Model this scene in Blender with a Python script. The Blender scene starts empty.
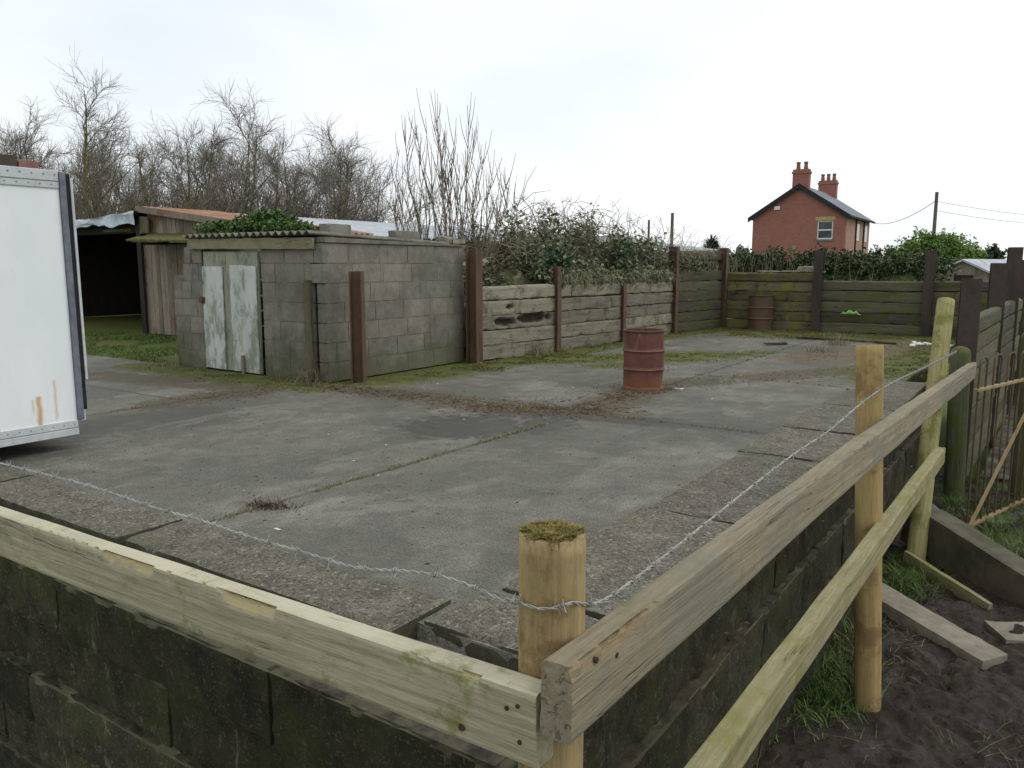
import bpy, bmesh, math, random
import numpy as np
from mathutils import Vector, Matrix, Euler, noise as mnoise

C = bpy.context
scene = C.scene
COL = scene.collection

# ------------------------------------------------------------------ camera
F, EYE = 800.0, 1.5
PITCH = math.atan(119 / 800)
YAW = math.radians(34.4)
cam_data = bpy.data.cameras.new('camera')
cam = bpy.data.objects.new('camera', cam_data)
COL.objects.link(cam)
cam_data.sensor_width = 36
cam_data.lens = 36 * F / 1024
cam_data.clip_end = 3000
cam_data.clip_start = 0.05
cam.location = (0, 0, EYE)
cam.rotation_euler = (math.pi / 2 - PITCH, 0, YAW)
scene.camera = cam

# ------------------------------------------------------------------ world: overcast sky
w = bpy.data.worlds.new('World')
scene.world = w
w.use_nodes = True
nt = w.node_tree
nt.nodes.clear()
out = nt.nodes.new('ShaderNodeOutputWorld')
bg = nt.nodes.new('ShaderNodeBackground')
sky = nt.nodes.new('ShaderNodeTexSky')
sky.sky_type = 'NISHITA'
sky.sun_disc = False
SUN_EL, SUN_AZ = math.radians(48), math.radians(55)     # azimuth measured from +Y towards +X
sky.sun_elevation = SUN_EL
sky.sun_rotation = SUN_AZ
tc = nt.nodes.new('ShaderNodeTexCoord')
mp = nt.nodes.new('ShaderNodeMapping')
mp.inputs['Scale'].default_value = (1.0, 1.0, 2.6)
nz = nt.nodes.new('ShaderNodeTexNoise')
nz.inputs['Scale'].default_value = 1.3
nz.inputs['Detail'].default_value = 5
nz.inputs['Roughness'].default_value = 0.5
rp = nt.nodes.new('ShaderNodeValToRGB')
rp.color_ramp.elements[0].position = 0.35
rp.color_ramp.elements[0].color = (7.5, 8.15, 8.65, 1)
rp.color_ramp.elements[1].position = 0.62
rp.color_ramp.elements[1].color = (9.8, 9.9, 9.95, 1)
mx = nt.nodes.new('ShaderNodeMix')
mx.data_type = 'RGBA'
mx.inputs[0].default_value = 0.94
L = nt.links.new
L(tc.outputs['Generated'], mp.inputs['Vector'])
L(mp.outputs['Vector'], nz.inputs['Vector'])
L(nz.outputs['Fac'], rp.inputs['Fac'])
L(sky.outputs['Color'], mx.inputs[6])
L(rp.outputs['Color'], mx.inputs[7])
L(mx.outputs[2], bg.inputs['Color'])
bg.inputs['Strength'].default_value = 0.1
L(bg.outputs['Background'], out.inputs['Surface'])

sun_data = bpy.data.lights.new('sun', 'SUN')
sun = bpy.data.objects.new('sun', sun_data)
COL.objects.link(sun)
sun_data.energy = 0.8
sun_data.angle = math.radians(35)
sun_data.color = (1.0, 0.97, 0.93)
sdir = Vector((math.sin(SUN_AZ) * math.cos(SUN_EL), math.cos(SUN_AZ) * math.cos(SUN_EL), math.sin(SUN_EL)))
sun.rotation_euler = sdir.to_track_quat('Z', 'Y').to_euler()
sun.location = (0, 0, 30)

scene.view_settings.view_transform = 'Standard'
scene.view_settings.look = 'None'
scene.view_settings.gamma = 1
scene.view_settings.exposure = 0.22

# ------------------------------------------------------------------ helpers: measuring
def ray(x, y):
    c = ((x - 512) / F, 1.0, -(y - 384) / F)
    r = (c[0], c[1] * math.cos(PITCH) + c[2] * math.sin(PITCH), -c[1] * math.sin(PITCH) + c[2] * math.cos(PITCH))
    return Vector((r[0] * math.cos(YAW) - r[1] * math.sin(YAW), r[0] * math.sin(YAW) + r[1] * math.cos(YAW), r[2]))
O = Vector((0, 0, EYE))
def atz(x, y, z=0.0):
    r = ray(x, y); return r * ((z - EYE) / r.z) + O
def atX(x, y, X):
    r = ray(x, y); return r * (X / r.x) + O
def atY(x, y, Y):
    r = ray(x, y); return r * (Y / r.y) + O
def atd(x, y, d):
    return ray(x, y) * d + O

# ------------------------------------------------------------------ helpers: materials
def srgb(r, g, b):
    f = lambda c: (c / 12.92 if c <= 0.04045 else ((c + 0.055) / 1.055) ** 2.4)
    return (f(r / 255), f(g / 255), f(b / 255), 1)

class Mat:
    def __init__(s, name, rough=0.85, spec=0.3, metal=0.0):
        s.m = bpy.data.materials.new(name)
        s.m.use_nodes = True
        s.t = s.m.node_tree
        s.b = s.t.nodes['Principled BSDF']
        s.b.inputs['Roughness'].default_value = rough
        s.b.inputs['Specular IOR Level'].default_value = spec
        s.b.inputs['Metallic'].default_value = metal
        s.tc = s.t.nodes.new('ShaderNodeTexCoord')
        s.geo = s.t.nodes.new('ShaderNodeNewGeometry')
        s.nrm = None
        s.jit = False
    def lk(s, a, inp):
        if hasattr(a, 'is_output') or isinstance(a, bpy.types.NodeSocket):
            s.t.links.new(a, inp)
        else:
            inp.default_value = a
    def vec(s, scale=(1, 1, 1), off=(0, 0, 0), kind='Object', rot=(0, 0, 0)):
        n = s.t.nodes.new('ShaderNodeMapping')
        n.inputs['Scale'].default_value = scale
        n.inputs['Location'].default_value = off
        n.inputs['Rotation'].default_value = rot
        src = s.geo.outputs['Position'] if kind == 'World' else s.tc.outputs[kind]
        if s.jit and kind == 'Object':
            if s.jit is True:
                oi = s.t.nodes.new('ShaderNodeObjectInfo')
                sc = s.t.nodes.new('ShaderNodeVectorMath'); sc.operation = 'MULTIPLY'
                s.t.links.new(oi.outputs['Random'], sc.inputs[0]); sc.inputs[1].default_value = (31.7, 17.3, 23.9)
                ad = s.t.nodes.new('ShaderNodeVectorMath'); ad.operation = 'ADD'
                s.t.links.new(s.tc.outputs['Object'], ad.inputs[0]); s.t.links.new(sc.outputs[0], ad.inputs[1])
                s.jit = ad.outputs[0]
            src = s.jit
        s.t.links.new(src, n.inputs['Vector'])
        return n.outputs['Vector']
    def noise(s, scale=5, detail=6, rough=0.6, st=(1, 1, 1), off=(0, 0, 0), dist=0.0, kind='Object', vec=None):
        n = s.t.nodes.new('ShaderNodeTexNoise')
        n.inputs['Scale'].default_value = scale
        n.inputs['Detail'].default_value = detail
        n.inputs['Roughness'].default_value = rough
        n.inputs['Distortion'].default_value = dist
        s.t.links.new(vec or s.vec(st, off, kind), n.inputs['Vector'])
        return n.outputs['Fac']
    def voro(s, scale, st=(1, 1, 1), kind='Object', feat='F1', off=(0, 0, 0)):
        n = s.t.nodes.new('ShaderNodeTexVoronoi')
        n.feature = feat
        n.inputs['Scale'].default_value = scale
        s.t.links.new(s.vec(st, off, kind), n.inputs['Vector'])
        return n.outputs['Distance']
    def sm(s, fac, lo, hi, a=0.0, b=1.0):
        n = s.t.nodes.new('ShaderNodeMapRange')
        n.interpolation_type = 'SMOOTHSTEP'
        s.lk(fac, n.inputs['Value'])
        n.inputs['From Min'].default_value = lo
        n.inputs['From Max'].default_value = hi
        n.inputs['To Min'].default_value = a
        n.inputs['To Max'].default_value = b
        return n.outputs['Result']
    def math(s, op, a, b=0.0, c=0.0):
        n = s.t.nodes.new('ShaderNodeMath')
        n.operation = op
        s.lk(a, n.inputs[0]); s.lk(b, n.inputs[1]); s.lk(c, n.inputs[2])
        return n.outputs[0]
    def mul(s, a, b): return s.math('MULTIPLY', a, b)
    def mix(s, fac, a, b, mode='MIX'):
        n = s.t.nodes.new('ShaderNodeMix')
        n.data_type = 'RGBA'
        n.blend_type = mode
        s.lk(fac, n.inputs[0]); s.lk(a, n.inputs[6]); s.lk(b, n.inputs[7])
        return n.outputs[2]
    def xyz(s, kind='Object', vec=None):
        n = s.t.nodes.new('ShaderNodeSeparateXYZ')
        s.t.links.new(vec or (s.geo.outputs['Position'] if kind == 'World' else s.tc.outputs[kind]), n.inputs[0])
        return n.outputs
    def island(s): return s.geo.outputs['Random Per Island']
    def orand(s): return s.t.nodes.new('ShaderNodeObjectInfo').outputs['Random']
    def attr(s, name):
        n = s.t.nodes.new('ShaderNodeAttribute'); n.attribute_name = name
        return n.outputs['Fac']
    def up(s):
        n = s.t.nodes.new('ShaderNodeSeparateXYZ')
        s.t.links.new(s.geo.outputs['Normal'], n.inputs[0])
        return n.outputs[2]
    def bump(s, h, strength=0.4, dist=0.01):
        n = s.t.nodes.new('ShaderNodeBump')
        n.inputs['Strength'].default_value = strength
        n.inputs['Distance'].default_value = dist
        s.t.links.new(h, n.inputs['Height'])
        if s.nrm: s.t.links.new(s.nrm, n.inputs['Normal'])
        s.nrm = n.outputs['Normal']
    def seg(s, ax, ay, bx, by, X, Y):
        """distance of (X, Y) to a segment"""
        dx, dy = bx - ax, by - ay
        l2 = dx * dx + dy * dy
        px, py = s.math('SUBTRACT', X, ax), s.math('SUBTRACT', Y, ay)
        t = s.math('DIVIDE', s.math('ADD', s.mul(px, dx), s.mul(py, dy)), l2)
        t = s.math('MINIMUM', s.math('MAXIMUM', t, 0.0), 1.0)
        ex, ey = s.math('SUBTRACT', px, s.mul(t, dx)), s.math('SUBTRACT', py, s.mul(t, dy))
        return s.math('SQRT', s.math('ADD', s.mul(ex, ex), s.mul(ey, ey)))
    def done(s, color, rough=None):
        s.lk(color, s.b.inputs['Base Color'])
        if rough is not None: s.lk(rough, s.b.inputs['Roughness'])
        if s.nrm: s.t.links.new(s.nrm, s.b.inputs['Normal'])
        return s.m

def vary(m, col, rnd, amt=0.3):
    """multiply a colour by a random grey per piece"""
    g = m.sm(rnd, 0, 1, 1 - amt, 1 + amt)
    n = m.t.nodes.new('ShaderNodeVectorMath'); n.operation = 'SCALE'
    m.lk(col, n.inputs[0]); m.t.links.new(g, n.inputs['Scale'])
    return n.outputs[0]

def simple(name, c1, c2, scale=6, st=(1, 1, 1), rough=0.85, bump=0.3, bd=0.01, island=0.0, orand=0.0, spec=0.3, metal=0.0, kind='Object', detail=7, lo=0.3, hi=0.7):
    m = Mat(name, rough, spec, metal)
    n = m.noise(scale, detail, 0.65, st, kind=kind)
    c = m.mix(m.sm(n, lo, hi), c1, c2)
    if island: c = vary(m, c, m.island(), island)
    if orand: c = vary(m, c, m.orand(), orand)
    if bump:
        m.bump(m.noise(scale * 3, 6, 0.7, st, kind=kind), bump, bd)
    return m.done(c)

# ------------------------------------------------------------------ helpers: meshes
class B:
    def __init__(s):
        s.v, s.f = [], []
    def add(s, vs, fs):
        o = len(s.v)
        s.v.extend([tuple(x) for x in vs])
        s.f.extend([tuple(i + o for i in f) for f in fs])
        return s
    def box(s, c, size, rot=None, taper=None):
        hx, hy, hz = size[0] / 2, size[1] / 2, size[2] / 2
        vs = [Vector((sx * hx, sy * hy, sz * hz)) for sz in (-1, 1) for sy in (-1, 1) for sx in (-1, 1)]
        if rot is not None:
            R = rot if isinstance(rot, Matrix) else Euler(rot).to_matrix()
            vs = [R @ v for v in vs]
        c = Vector(c)
        return s.add([v + c for v in vs], [(0, 2, 3, 1), (4, 5, 7, 6), (0, 1, 5, 4), (1, 3, 7, 5), (3, 2, 6, 7), (2, 0, 4, 6)])
    def b2(s, a, b):
        a, b = Vector(a), Vector(b)
        return s.box((a + b) / 2, [abs(b[i] - a[i]) for i in range(3)])
    def tube(s, pts, radii, n=6, caps=True):
        pts = [Vector(p) for p in pts]
        if not hasattr(radii, '__len__'): radii = [radii] * len(pts)
        o = len(s.v)
        up = None
        for i, p in enumerate(pts):
            d = (pts[min(i + 1, len(pts) - 1)] - pts[max(i - 1, 0)])
            if d.length < 1e-9: d = Vector((0, 0, 1))
            d.normalize()
            if up is None:
                up = d.orthogonal().normalized()
            else:
                up = (up - d * up.dot(d))
                up = up.normalized() if up.length > 1e-6 else d.orthogonal().normalized()
            q = d.cross(up)
            for k in range(n):
                a = 2 * math.pi * k / n
                s.v.append(tuple(p + (up * math.cos(a) + q * math.sin(a)) * radii[i]))
        for i in range(len(pts) - 1):
            for k in range(n):
                a, b = o + i * n + k, o + i * n + (k + 1) % n
                s.f.append((a, b, b + n, a + n))
        if caps:
            s.f.append(tuple(o + k for k in range(n))[::-1])
            s.f.append(tuple(o + (len(pts) - 1) * n + k for k in range(n)))
        return s
    def prism(s, poly, axis_vec):
        """extrude a closed planar polygon (list of 3D points) by a vector"""
        a = [Vector(p) for p in poly]; n = len(a); e = Vector(axis_vec)
        vs = a + [p + e for p in a]
        fs = [tuple(range(n))[::-1], tuple(range(n, 2 * n))]
        fs += [(i, (i + 1) % n, (i + 1) % n + n, i + n) for i in range(n)]
        return s.add(vs, fs)
    def gbox(s, c, size, res, amp=0.004, freq=4.0, chip=0.01, seed=0, rot=None, bend=None):
        """box with a gridded, worn surface: noise-displaced faces, chipped edges"""
        n = [max(1, int(round(size[i] / res[i]))) for i in range(3)]
        idx, vs = {}, []
        R = None
        if rot is not None: R = rot if isinstance(rot, Matrix) else Euler(rot).to_matrix()
        c = Vector(c)
        def vert(i, j, k):
            key = (i, j, k)
            if key in idx: return idx[key]
            t = (i / n[0] - .5, j / n[1] - .5, k / n[2] - .5)
            p = Vector([t[q] * size[q] for q in range(3)])
            ext = [(key[q] == 0) * -1 + (key[q] == n[q]) * 1 for q in range(3)]
            sp = p * freq + Vector((seed * 7.13, seed * 3.7, seed * 1.9))
            dsp = mnoise.fractal(sp, 1.0, 2.0, 4) * amp
            e = sum(abs(x) for x in ext)
            ch = 0
            if e >= 2:
                ch = chip * (0.35 + max(0, mnoise.noise(sp * 1.9 + Vector((9, 9, 9)))) * 2.2)
            for q in range(3):
                if ext[q]: p[q] += ext[q] * (dsp - ch)
            if bend: p = bend(p)
            if R is not None: p = R @ p
            idx[key] = len(vs); vs.append(p + c)
            return idx[key]
        fs = []
        for a, b, k in ((0, 1, 2), (1, 2, 0), (2, 0, 1)):
            for side in (0, n[k]):
                for i in range(n[a]):
                    for j in range(n[b]):
                        q = []
                        for di, dj in ((0, 0), (1, 0), (1, 1), (0, 1)):
                            t = [0, 0, 0]; t[a] = i + di; t[b] = j + dj; t[k] = side
                            q.append(vert(*t))
                        fs.append(tuple(q) if side else tuple(q[::-1]))
        return s.add(vs, fs)
    def build(s, name, mat, parent=None, smooth=False, bevel=0.0, loc=None):
        me = bpy.data.meshes.new(name)
        me.from_pydata(s.v, [], s.f)
        me.update()
        if smooth:
            me.polygons.foreach_set('use_smooth', [True] * len(me.polygons))
            me.set_sharp_from_angle(angle=math.radians(33))
        me.materials.append(mat)
        o = bpy.data.objects.new(name, me)
        COL.objects.link(o)
        if parent is not None: o.parent = parent
        if loc is not None: o.location = loc
        if bevel:
            b = o.modifiers.new('bevel', 'BEVEL'); b.width = bevel; b.segments = 2; b.limit_method = 'ANGLE'
        return o

def tag(o, label=None, cat=None, group=None, kind=None):
    if label: o['label'] = label
    if cat: o['category'] = cat
    if group: o['group'] = group
    if kind: o['kind'] = kind
    return o
def thing(name, label, cat, loc=(0, 0, 0), rz=0.0, group=None):
    o = bpy.data.objects.new(name, None)
    o.empty_display_size = 0.2
    COL.objects.link(o)
    o.location = loc; o.rotation_euler = (0, 0, rz)
    return tag(o, label, cat, group)
def copy_tree(o, parent=None):
    c = o.copy(); COL.objects.link(c)
    if parent is not None: c.parent = parent
    for ch in list(o.children): copy_tree(ch, c)
    return c

def np_mesh(name, V, nper, mat, parent=None):
    """many separate n-gons (n verts each) from an array (count*nper, 3)"""
    V = np.asarray(V, dtype=np.float32).reshape(-1, 3)
    nv = len(V); nf = nv // nper
    me = bpy.data.meshes.new(name)
    me.vertices.add(nv); me.vertices.foreach_set('co', V.ravel())
    me.loops.add(nv); me.loops.foreach_set('vertex_index', np.arange(nv, dtype=np.int32))
    me.polygons.add(nf)
    me.polygons.foreach_set('loop_start', np.arange(0, nv, nper, dtype=np.int32))
    me.polygons.foreach_set('loop_total', np.full(nf, nper, dtype=np.int32))
    me.update(calc_edges=True)
    me.materials.append(mat)
    o = bpy.data.objects.new(name, me); COL.objects.link(o)
    if parent is not None: o.parent = parent
    return o

def leaf_verts(rng, centers, size, up_bias=0.3, elong=1.7):
    n = len(centers)
    nrm = rng.normal(size=(n, 3)); nrm[:, 2] += up_bias * 2
    nrm /= np.linalg.norm(nrm, axis=1)[:, None]
    t = rng.normal(size=(n, 3)); t -= nrm * (t * nrm).sum(1)[:, None]
    t /= np.linalg.norm(t, axis=1)[:, None] + 1e-9
    b = np.cross(nrm, t)
    sz = (size * rng.uniform(0.5, 1.4, n))[:, None]
    fold = nrm * sz * 0.18
    return np.stack([centers - t * sz * elong / 2, centers + b * sz / 2 + fold, centers + t * sz * elong / 2, centers - b * sz / 2 + fold], 1)

def blob_points(rng, blobs, n, shell=0.55):
    """points in a union of ellipsoids (cx,cy,cz,rx,ry,rz), denser towards the surface"""
    bl = np.array(blobs, dtype=float)
    vol = (bl[:, 3] * bl[:, 4] * bl[:, 5]) ** 0.75
    k = rng.choice(len(bl), n, p=vol / vol.sum())
    d = rng.normal(size=(n, 3)); d /= np.linalg.norm(d, axis=1)[:, None]
    r = np.clip(shell + (1 - shell) * rng.random(n) ** 0.6 + rng.normal(size=n) * 0.06, 0, 1.25)
    # radius rippled so the outline is uneven
    r *= 0.82 + 0.3 * np.sin(d[:, 0] * 7 + k * 1.7) * np.sin(d[:, 1] * 6 + k) + 0.12 * np.sin(d[:, 2] * 11 + k * 2.3)
    return bl[k, :3] + d * r[:, None] * bl[k, 3:6]

def blades(rng, pts, h, width, lean=0.5):
    n = len(pts)
    a = rng.uniform(0, 2 * np.pi, n); hh = h * rng.uniform(0.4, 1.15, n)
    side = np.stack([np.cos(a), np.sin(a), np.zeros(n)], 1) * (width / 2)
    la = rng.uniform(0, 2 * np.pi, n); l = lean * rng.uniform(0.1, 1, n)
    dirv = np.stack([np.cos(la) * l, np.sin(la) * l, np.ones(n)], 1)
    mid = pts + dirv * (hh * 0.5)[:, None]
    d2 = np.stack([np.cos(la) * l * 2.2, np.sin(la) * l * 2.2, np.full(n, 0.8)], 1)
    tip = mid + d2 * (hh * 0.5)[:, None]
    q = np.stack([pts - side, pts + side, mid + side * .7, mid - side * .7], 1)
    q2 = np.stack([mid - side * .7, mid + side * .7, tip + side * .1, tip - side * .1], 1)
    return np.concatenate([q, q2], 0)

R = random.Random(7)
NR = np.random.default_rng(11)

# ------------------------------------------------------------------ materials
def make_yard_mat():
    m = Mat('weathered_concrete', 0.9, 0.25)
    n_big = m.noise(0.9, 5, 0.6, kind='World')
    n_mid = m.noise(4.5, 9, 0.72, kind='World', off=(5, 2, 0))
    n_fine = m.noise(70, 4, 0.7, kind='World')
    n_str = m.noise(3.0, 7, 0.7, st=(1.0, 0.35, 1), kind='World', off=(3, 9, 0))
    c = m.mix(m.sm(n_mid, 0.25, 0.75), srgb(97, 96, 88), srgb(133, 131, 120))
    c = m.mix(m.mul(m.sm(n_big, 0.35, 0.65), 0.75), c, srgb(90, 89, 83))
    c = m.mix(m.mul(m.sm(n_str, 0.54, 0.72), 0.5), c, srgb(156, 152, 142))
    c = m.mix(m.mul(m.sm(n_fine, 0.46, 0.62), 0.6), c, srgb(62, 59, 53))
    c = m.mix(m.mul(m.sm(m.noise(24, 8, 0.8, kind='World', off=(3, 3, 9)), 0.55, 0.68), 0.45), c, srgb(70, 66, 58))
    c = m.mix(m.mul(m.sm(m.noise(15, 8, 0.8, kind='World', off=(9, 3, 9)), 0.58, 0.66), 0.4), c, srgb(158, 153, 142))
    c = m.mix(m.mul(m.sm(m.noise(120, 2, 0.5, kind='World'), 0.6, 0.68), 0.6), c, srgb(176, 172, 160))
    # perturbed plan position
    X, Y, Z = m.xyz('World')
    wob = m.math('SUBTRACT', m.noise(1.6, 6, 0.7, kind='World', off=(1, 1, 1)), 0.5)
    wob2 = m.math('SUBTRACT', m.noise(1.7, 6, 0.7, kind='World', off=(8, 4, 1)), 0.5)
    Xw, Yw = m.math('ADD', X, m.mul(wob, 0.5)), m.math('ADD', Y, m.mul(wob2, 0.5))
    Xs, Ys = m.math('ADD', X, m.mul(wob, 0.07)), m.math('ADD', Y, m.mul(wob2, 0.07))
    speck = m.math('ADD', m.mul(m.noise(9, 7, 0.75, kind='World', off=(2, 7, 3)), 0.62), m.mul(m.noise(42, 6, 0.75, kind='World', off=(6, 1, 3)), 0.38))
    def mossband(dist, wdt, lo=0.42, hi=0.6):
        edge = m.sm(m.math('ADD', m.math('DIVIDE', dist, wdt), m.mul(m.math('SUBTRACT', speck, 0.5), 3.0)), 0.55, 0.9, 1.0, 0.0)
        return edge
    # thin joints
    dj = None
    for sgm in ((-4.05, 2.6, -3.95, 7.0), (-8.2, 6.95, -1.9, 7.1), (-4.0, 7.0, -4.1, 18.5), (-7.2, 10.6, -1.9, 10.4), (-7.2, 14.2, -1.9, 13.9), (-8.0, 2.6, -8.0, 6.95), (-14.0, 5.2, -8.0, 5.2)):
        d = m.seg(*sgm, Xs, Ys)
        dj = d if dj is None else m.math('MINIMUM', dj, d)
    jm = m.sm(dj, 0.008, 0.03, 1.0, 0.0)
    # dirt along joints, stronger on the far ones
    def dirt(segs, wd):
        dd = None
        for sgm in segs:
            d = m.seg(*sgm, Xw, Yw)
            dd = d if dd is None else m.math('MINIMUM', dd, d)
        return mossband(dd, wd)
    dmask = dirt(((-5.4, 6.75, -3.6, 7.15), (-8.3, 6.85, -4.0, 7.0), (-4.0, 7.0, -4.1, 9.3), (-4.1, 9.4, -2.2, 12.5), (-8.0, 4.9, -7.9, 6.9), (-11.5, 5.6, -8.0, 6.3)), 0.46)
    c = m.mix(m.mul(dmask, m.sm(speck, 0.35, 0.6, 0.5, 0.95)), c, m.mix(m.sm(speck, 0.35, 0.65), srgb(66, 58, 44), srgb(98, 88, 68)))
    # wet patches, and a fainter darker one by the box body
    wet_dark = m.math('MAXIMUM', mossband(m.seg(-4.6, 5.75, -4.25, 6.3, Xw, Yw), 0.72), mossband(m.seg(-4.1, 6.9, -2.1, 7.2, Xw, Yw), 0.28))
    wet_dark = m.math('MAXIMUM', wet_dark, m.mul(mossband(m.seg(-6.9, 2.6, -7.2, 4.6, Xw, Yw), 0.8), 0.5))  # darker, smoother patch around the rear corner of the box body
    c = m.mix(m.mul(wet_dark, 0.85), c, m.mix(m.sm(speck, 0.4, 0.6), srgb(44, 43, 36), srgb(64, 62, 53)))
    damp = m.mul(m.sm(m.math('ADD', m.noise(0.55, 4, 0.6, kind='World', off=(2, 5, 0), dist=0.8), m.mul(m.math('SUBTRACT', speck, 0.5), 0.35)), 0.46, 0.54), 0.3)
    c = m.mix(damp, c, srgb(72, 72, 65))
    dry = m.mul(m.sm(m.math('ADD', m.noise(1.1, 5, 0.65, st=(1, .5, 1), kind='World', off=(7, 5, 0), dist=1.2), m.mul(m.math('SUBTRACT', speck, 0.5), 0.5)), 0.56, 0.62), 0.24)
    c = m.mix(dry, c, srgb(150, 145, 134))
    # moss at the foot of the walls and on the far end
    mm = m.math('MAXIMUM', mossband(m.seg(-7.25, 7.6, -6.95, 18.5, Xw, Yw), 0.72), mossband(m.seg(-6.9, 18.3, -1.2, 18.3, Xw, Yw), 1.7))
    mm = m.math('MAXIMUM', mm, mossband(m.seg(-1.6, 11.8, -1.6, 17.5, Xw, Yw), 1.25))
    mm = m.math('MAXIMUM', mm, mossband(m.seg(-6.6, 10.8, -5.0, 13.0, Xw, Yw), 0.7))
    mm = m.math('MAXIMUM', mm, mossband(m.seg(-5.6, 10.6, -4.2, 13.8, Xw, Yw), 0.34))
    mm = m.math('MAXIMUM', mm, mossband(m.seg(-11.4, 6.7, -7.5, 6.7, Xw, Yw), 0.5))
    mossc = m.mix(m.sm(n_mid, 0.35, 0.7), srgb(66, 72, 26), srgb(100, 106, 42))
    mossc = m.mix(m.sm(speck, 0.5, 0.62), mossc, srgb(70, 64, 44))
    c = m.mix(m.mul(mm, 0.9), c, mossc)
    # brown dead growth on the far right of the floor
    br = mossband(m.seg(-3.2, 13.2, -2.4, 16.8, Xw, Yw), 0.85)
    c = m.mix(m.mul(br, 0.75), c, m.mix(n_mid, srgb(66, 54, 40), srgb(120, 106, 82)))
    # faint green film
    c = m.mix(m.mul(m.sm(m.noise(2.2, 8, 0.75, kind='World', off=(4, 4, 4)), 0.5, 0.75), 0.22), c, srgb(98, 104, 70))
    c = m.mix(m.mul(jm, m.sm(n_mid, 0.35, 0.65, 0.15, 0.75)), c, srgb(52, 48, 36))
    # stretch-marks of old trowelling, hairline cracks
    v = m.voro(0.55, kind='World', feat='DISTANCE_TO_EDGE', off=(0.3, 0.8, 0))
    c = m.mix(m.mul(m.sm(v, 0.0, 0.004, 1, 0), m.mul(m.sm(n_big, 0.52, 0.6), 0.25)), c, srgb(56, 53, 48))
    m.bump(n_fine, 0.5, 0.006)
    m.bump(m.math('ADD', n_mid, m.mul(jm, -1.5)), 0.35, 0.02)
    rr = m.math('SUBTRACT', 0.92, m.mul(wet_dark, 0.35))
    return m.done(c, rr)
M_yard = make_yard_mat()

def make_coping_mat():
    m = Mat('mossy_coping_concrete', 0.92, 0.2)
    n1 = m.noise(7, 9, 0.75, kind='World')
    n2 = m.noise(2.0, 6, 0.6, kind='World', off=(4, 1, 2))
    n3 = m.noise(55, 4, 0.7, kind='World')
    c = m.mix(m.sm(n1, 0.3, 0.7), srgb(86, 83, 75), srgb(122, 118, 105))
    c = m.mix(m.mul(m.sm(n2, 0.42, 0.68), 0.5), c, srgb(84, 84, 66))
    c = m.mix(m.mul(m.sm(n3, 0.47, 0.6), 0.7), c, srgb(50, 48, 41))
    c = m.mix(m.mul(m.sm(m.noise(34, 5, 0.7, kind='World', off=(9, 2, 2)), 0.56, 0.64), 0.65), c, srgb(158, 154, 140))
    c = m.mix(m.mul(m.sm(m.noise(110, 3, 0.6, kind='World', off=(2, 2, 2)), 0.6, 0.68), 0.6), c, srgb(170, 166, 152))
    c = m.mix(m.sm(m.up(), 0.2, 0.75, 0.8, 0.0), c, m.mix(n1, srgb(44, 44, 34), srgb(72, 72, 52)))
    c = m.mix(m.mul(m.sm(m.noise(3.2, 7, 0.7, kind='World', off=(7, 7, 2)), 0.58, 0.68), 0.6), c, srgb(98, 98, 62))
    c = vary(m, c, m.island(), 0.1)
    m.bump(n3, 0.5, 0.006); m.bump(n1, 0.5, 0.02)
    return m.done(c)
M_coping = make_coping_mat()

def make_darkblock_mat():
    m = Mat('damp_mossy_block', 0.9, 0.25)
    n1 = m.noise(6, 9, 0.75, kind='World')
    n2 = m.noise(2.3, 6, 0.65, kind='World', off=(4, 1, 2))
    n3 = m.noise(45, 5, 0.75, kind='World')
    c = m.mix(m.sm(n1, 0.3, 0.7), srgb(34, 33, 24), srgb(66, 63, 48))
    c = m.mix(m.mul(m.sm(n2, 0.44, 0.66), 0.6), c, srgb(66, 70, 32))
    c = m.mix(m.mul(m.sm(n3, 0.5, 0.7), 0.5), c, srgb(24, 25, 20))
    c = m.mix(m.mul(m.sm(m.noise(11, 9, 0.8, kind='World', off=(3, 2, 8)), 0.56, 0.66), 0.6), c, srgb(112, 108, 90))
    c = m.mix(m.mul(m.sm(m.noise(60, 4, 0.75, kind='World', off=(3, 2, 1)), 0.57, 0.66), 0.6), c, srgb(116, 112, 94))
    c = m.mix(m.mul(m.sm(m.up(), 0.6, 0.95), 0.6), c, m.mix(n1, srgb(92, 96, 62), srgb(120, 116, 98)))
    drip = m.mul(m.sm(m.noise(8, 7, 0.75, st=(1, 1, 0.16), kind='World', off=(2, 6, 4)), 0.57, 0.66), m.sm(m.noise(3, 5, 0.6, kind='World', off=(8, 8, 2)), 0.45, 0.6))
    c = m.mix(m.mul(drip, 0.55), c, srgb(138, 134, 116))
    c = vary(m, c, m.island(), 0.35)
    m.bump(n3, 0.6, 0.006); m.bump(n1, 0.7, 0.03)
    return m.done(c)
M_dblock = make_darkblock_mat()
M_dmortar = simple('damp_mortar', srgb(36, 35, 27), srgb(88, 84, 66), 9, kind='World', bump=0.6, bd=0.02)

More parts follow.
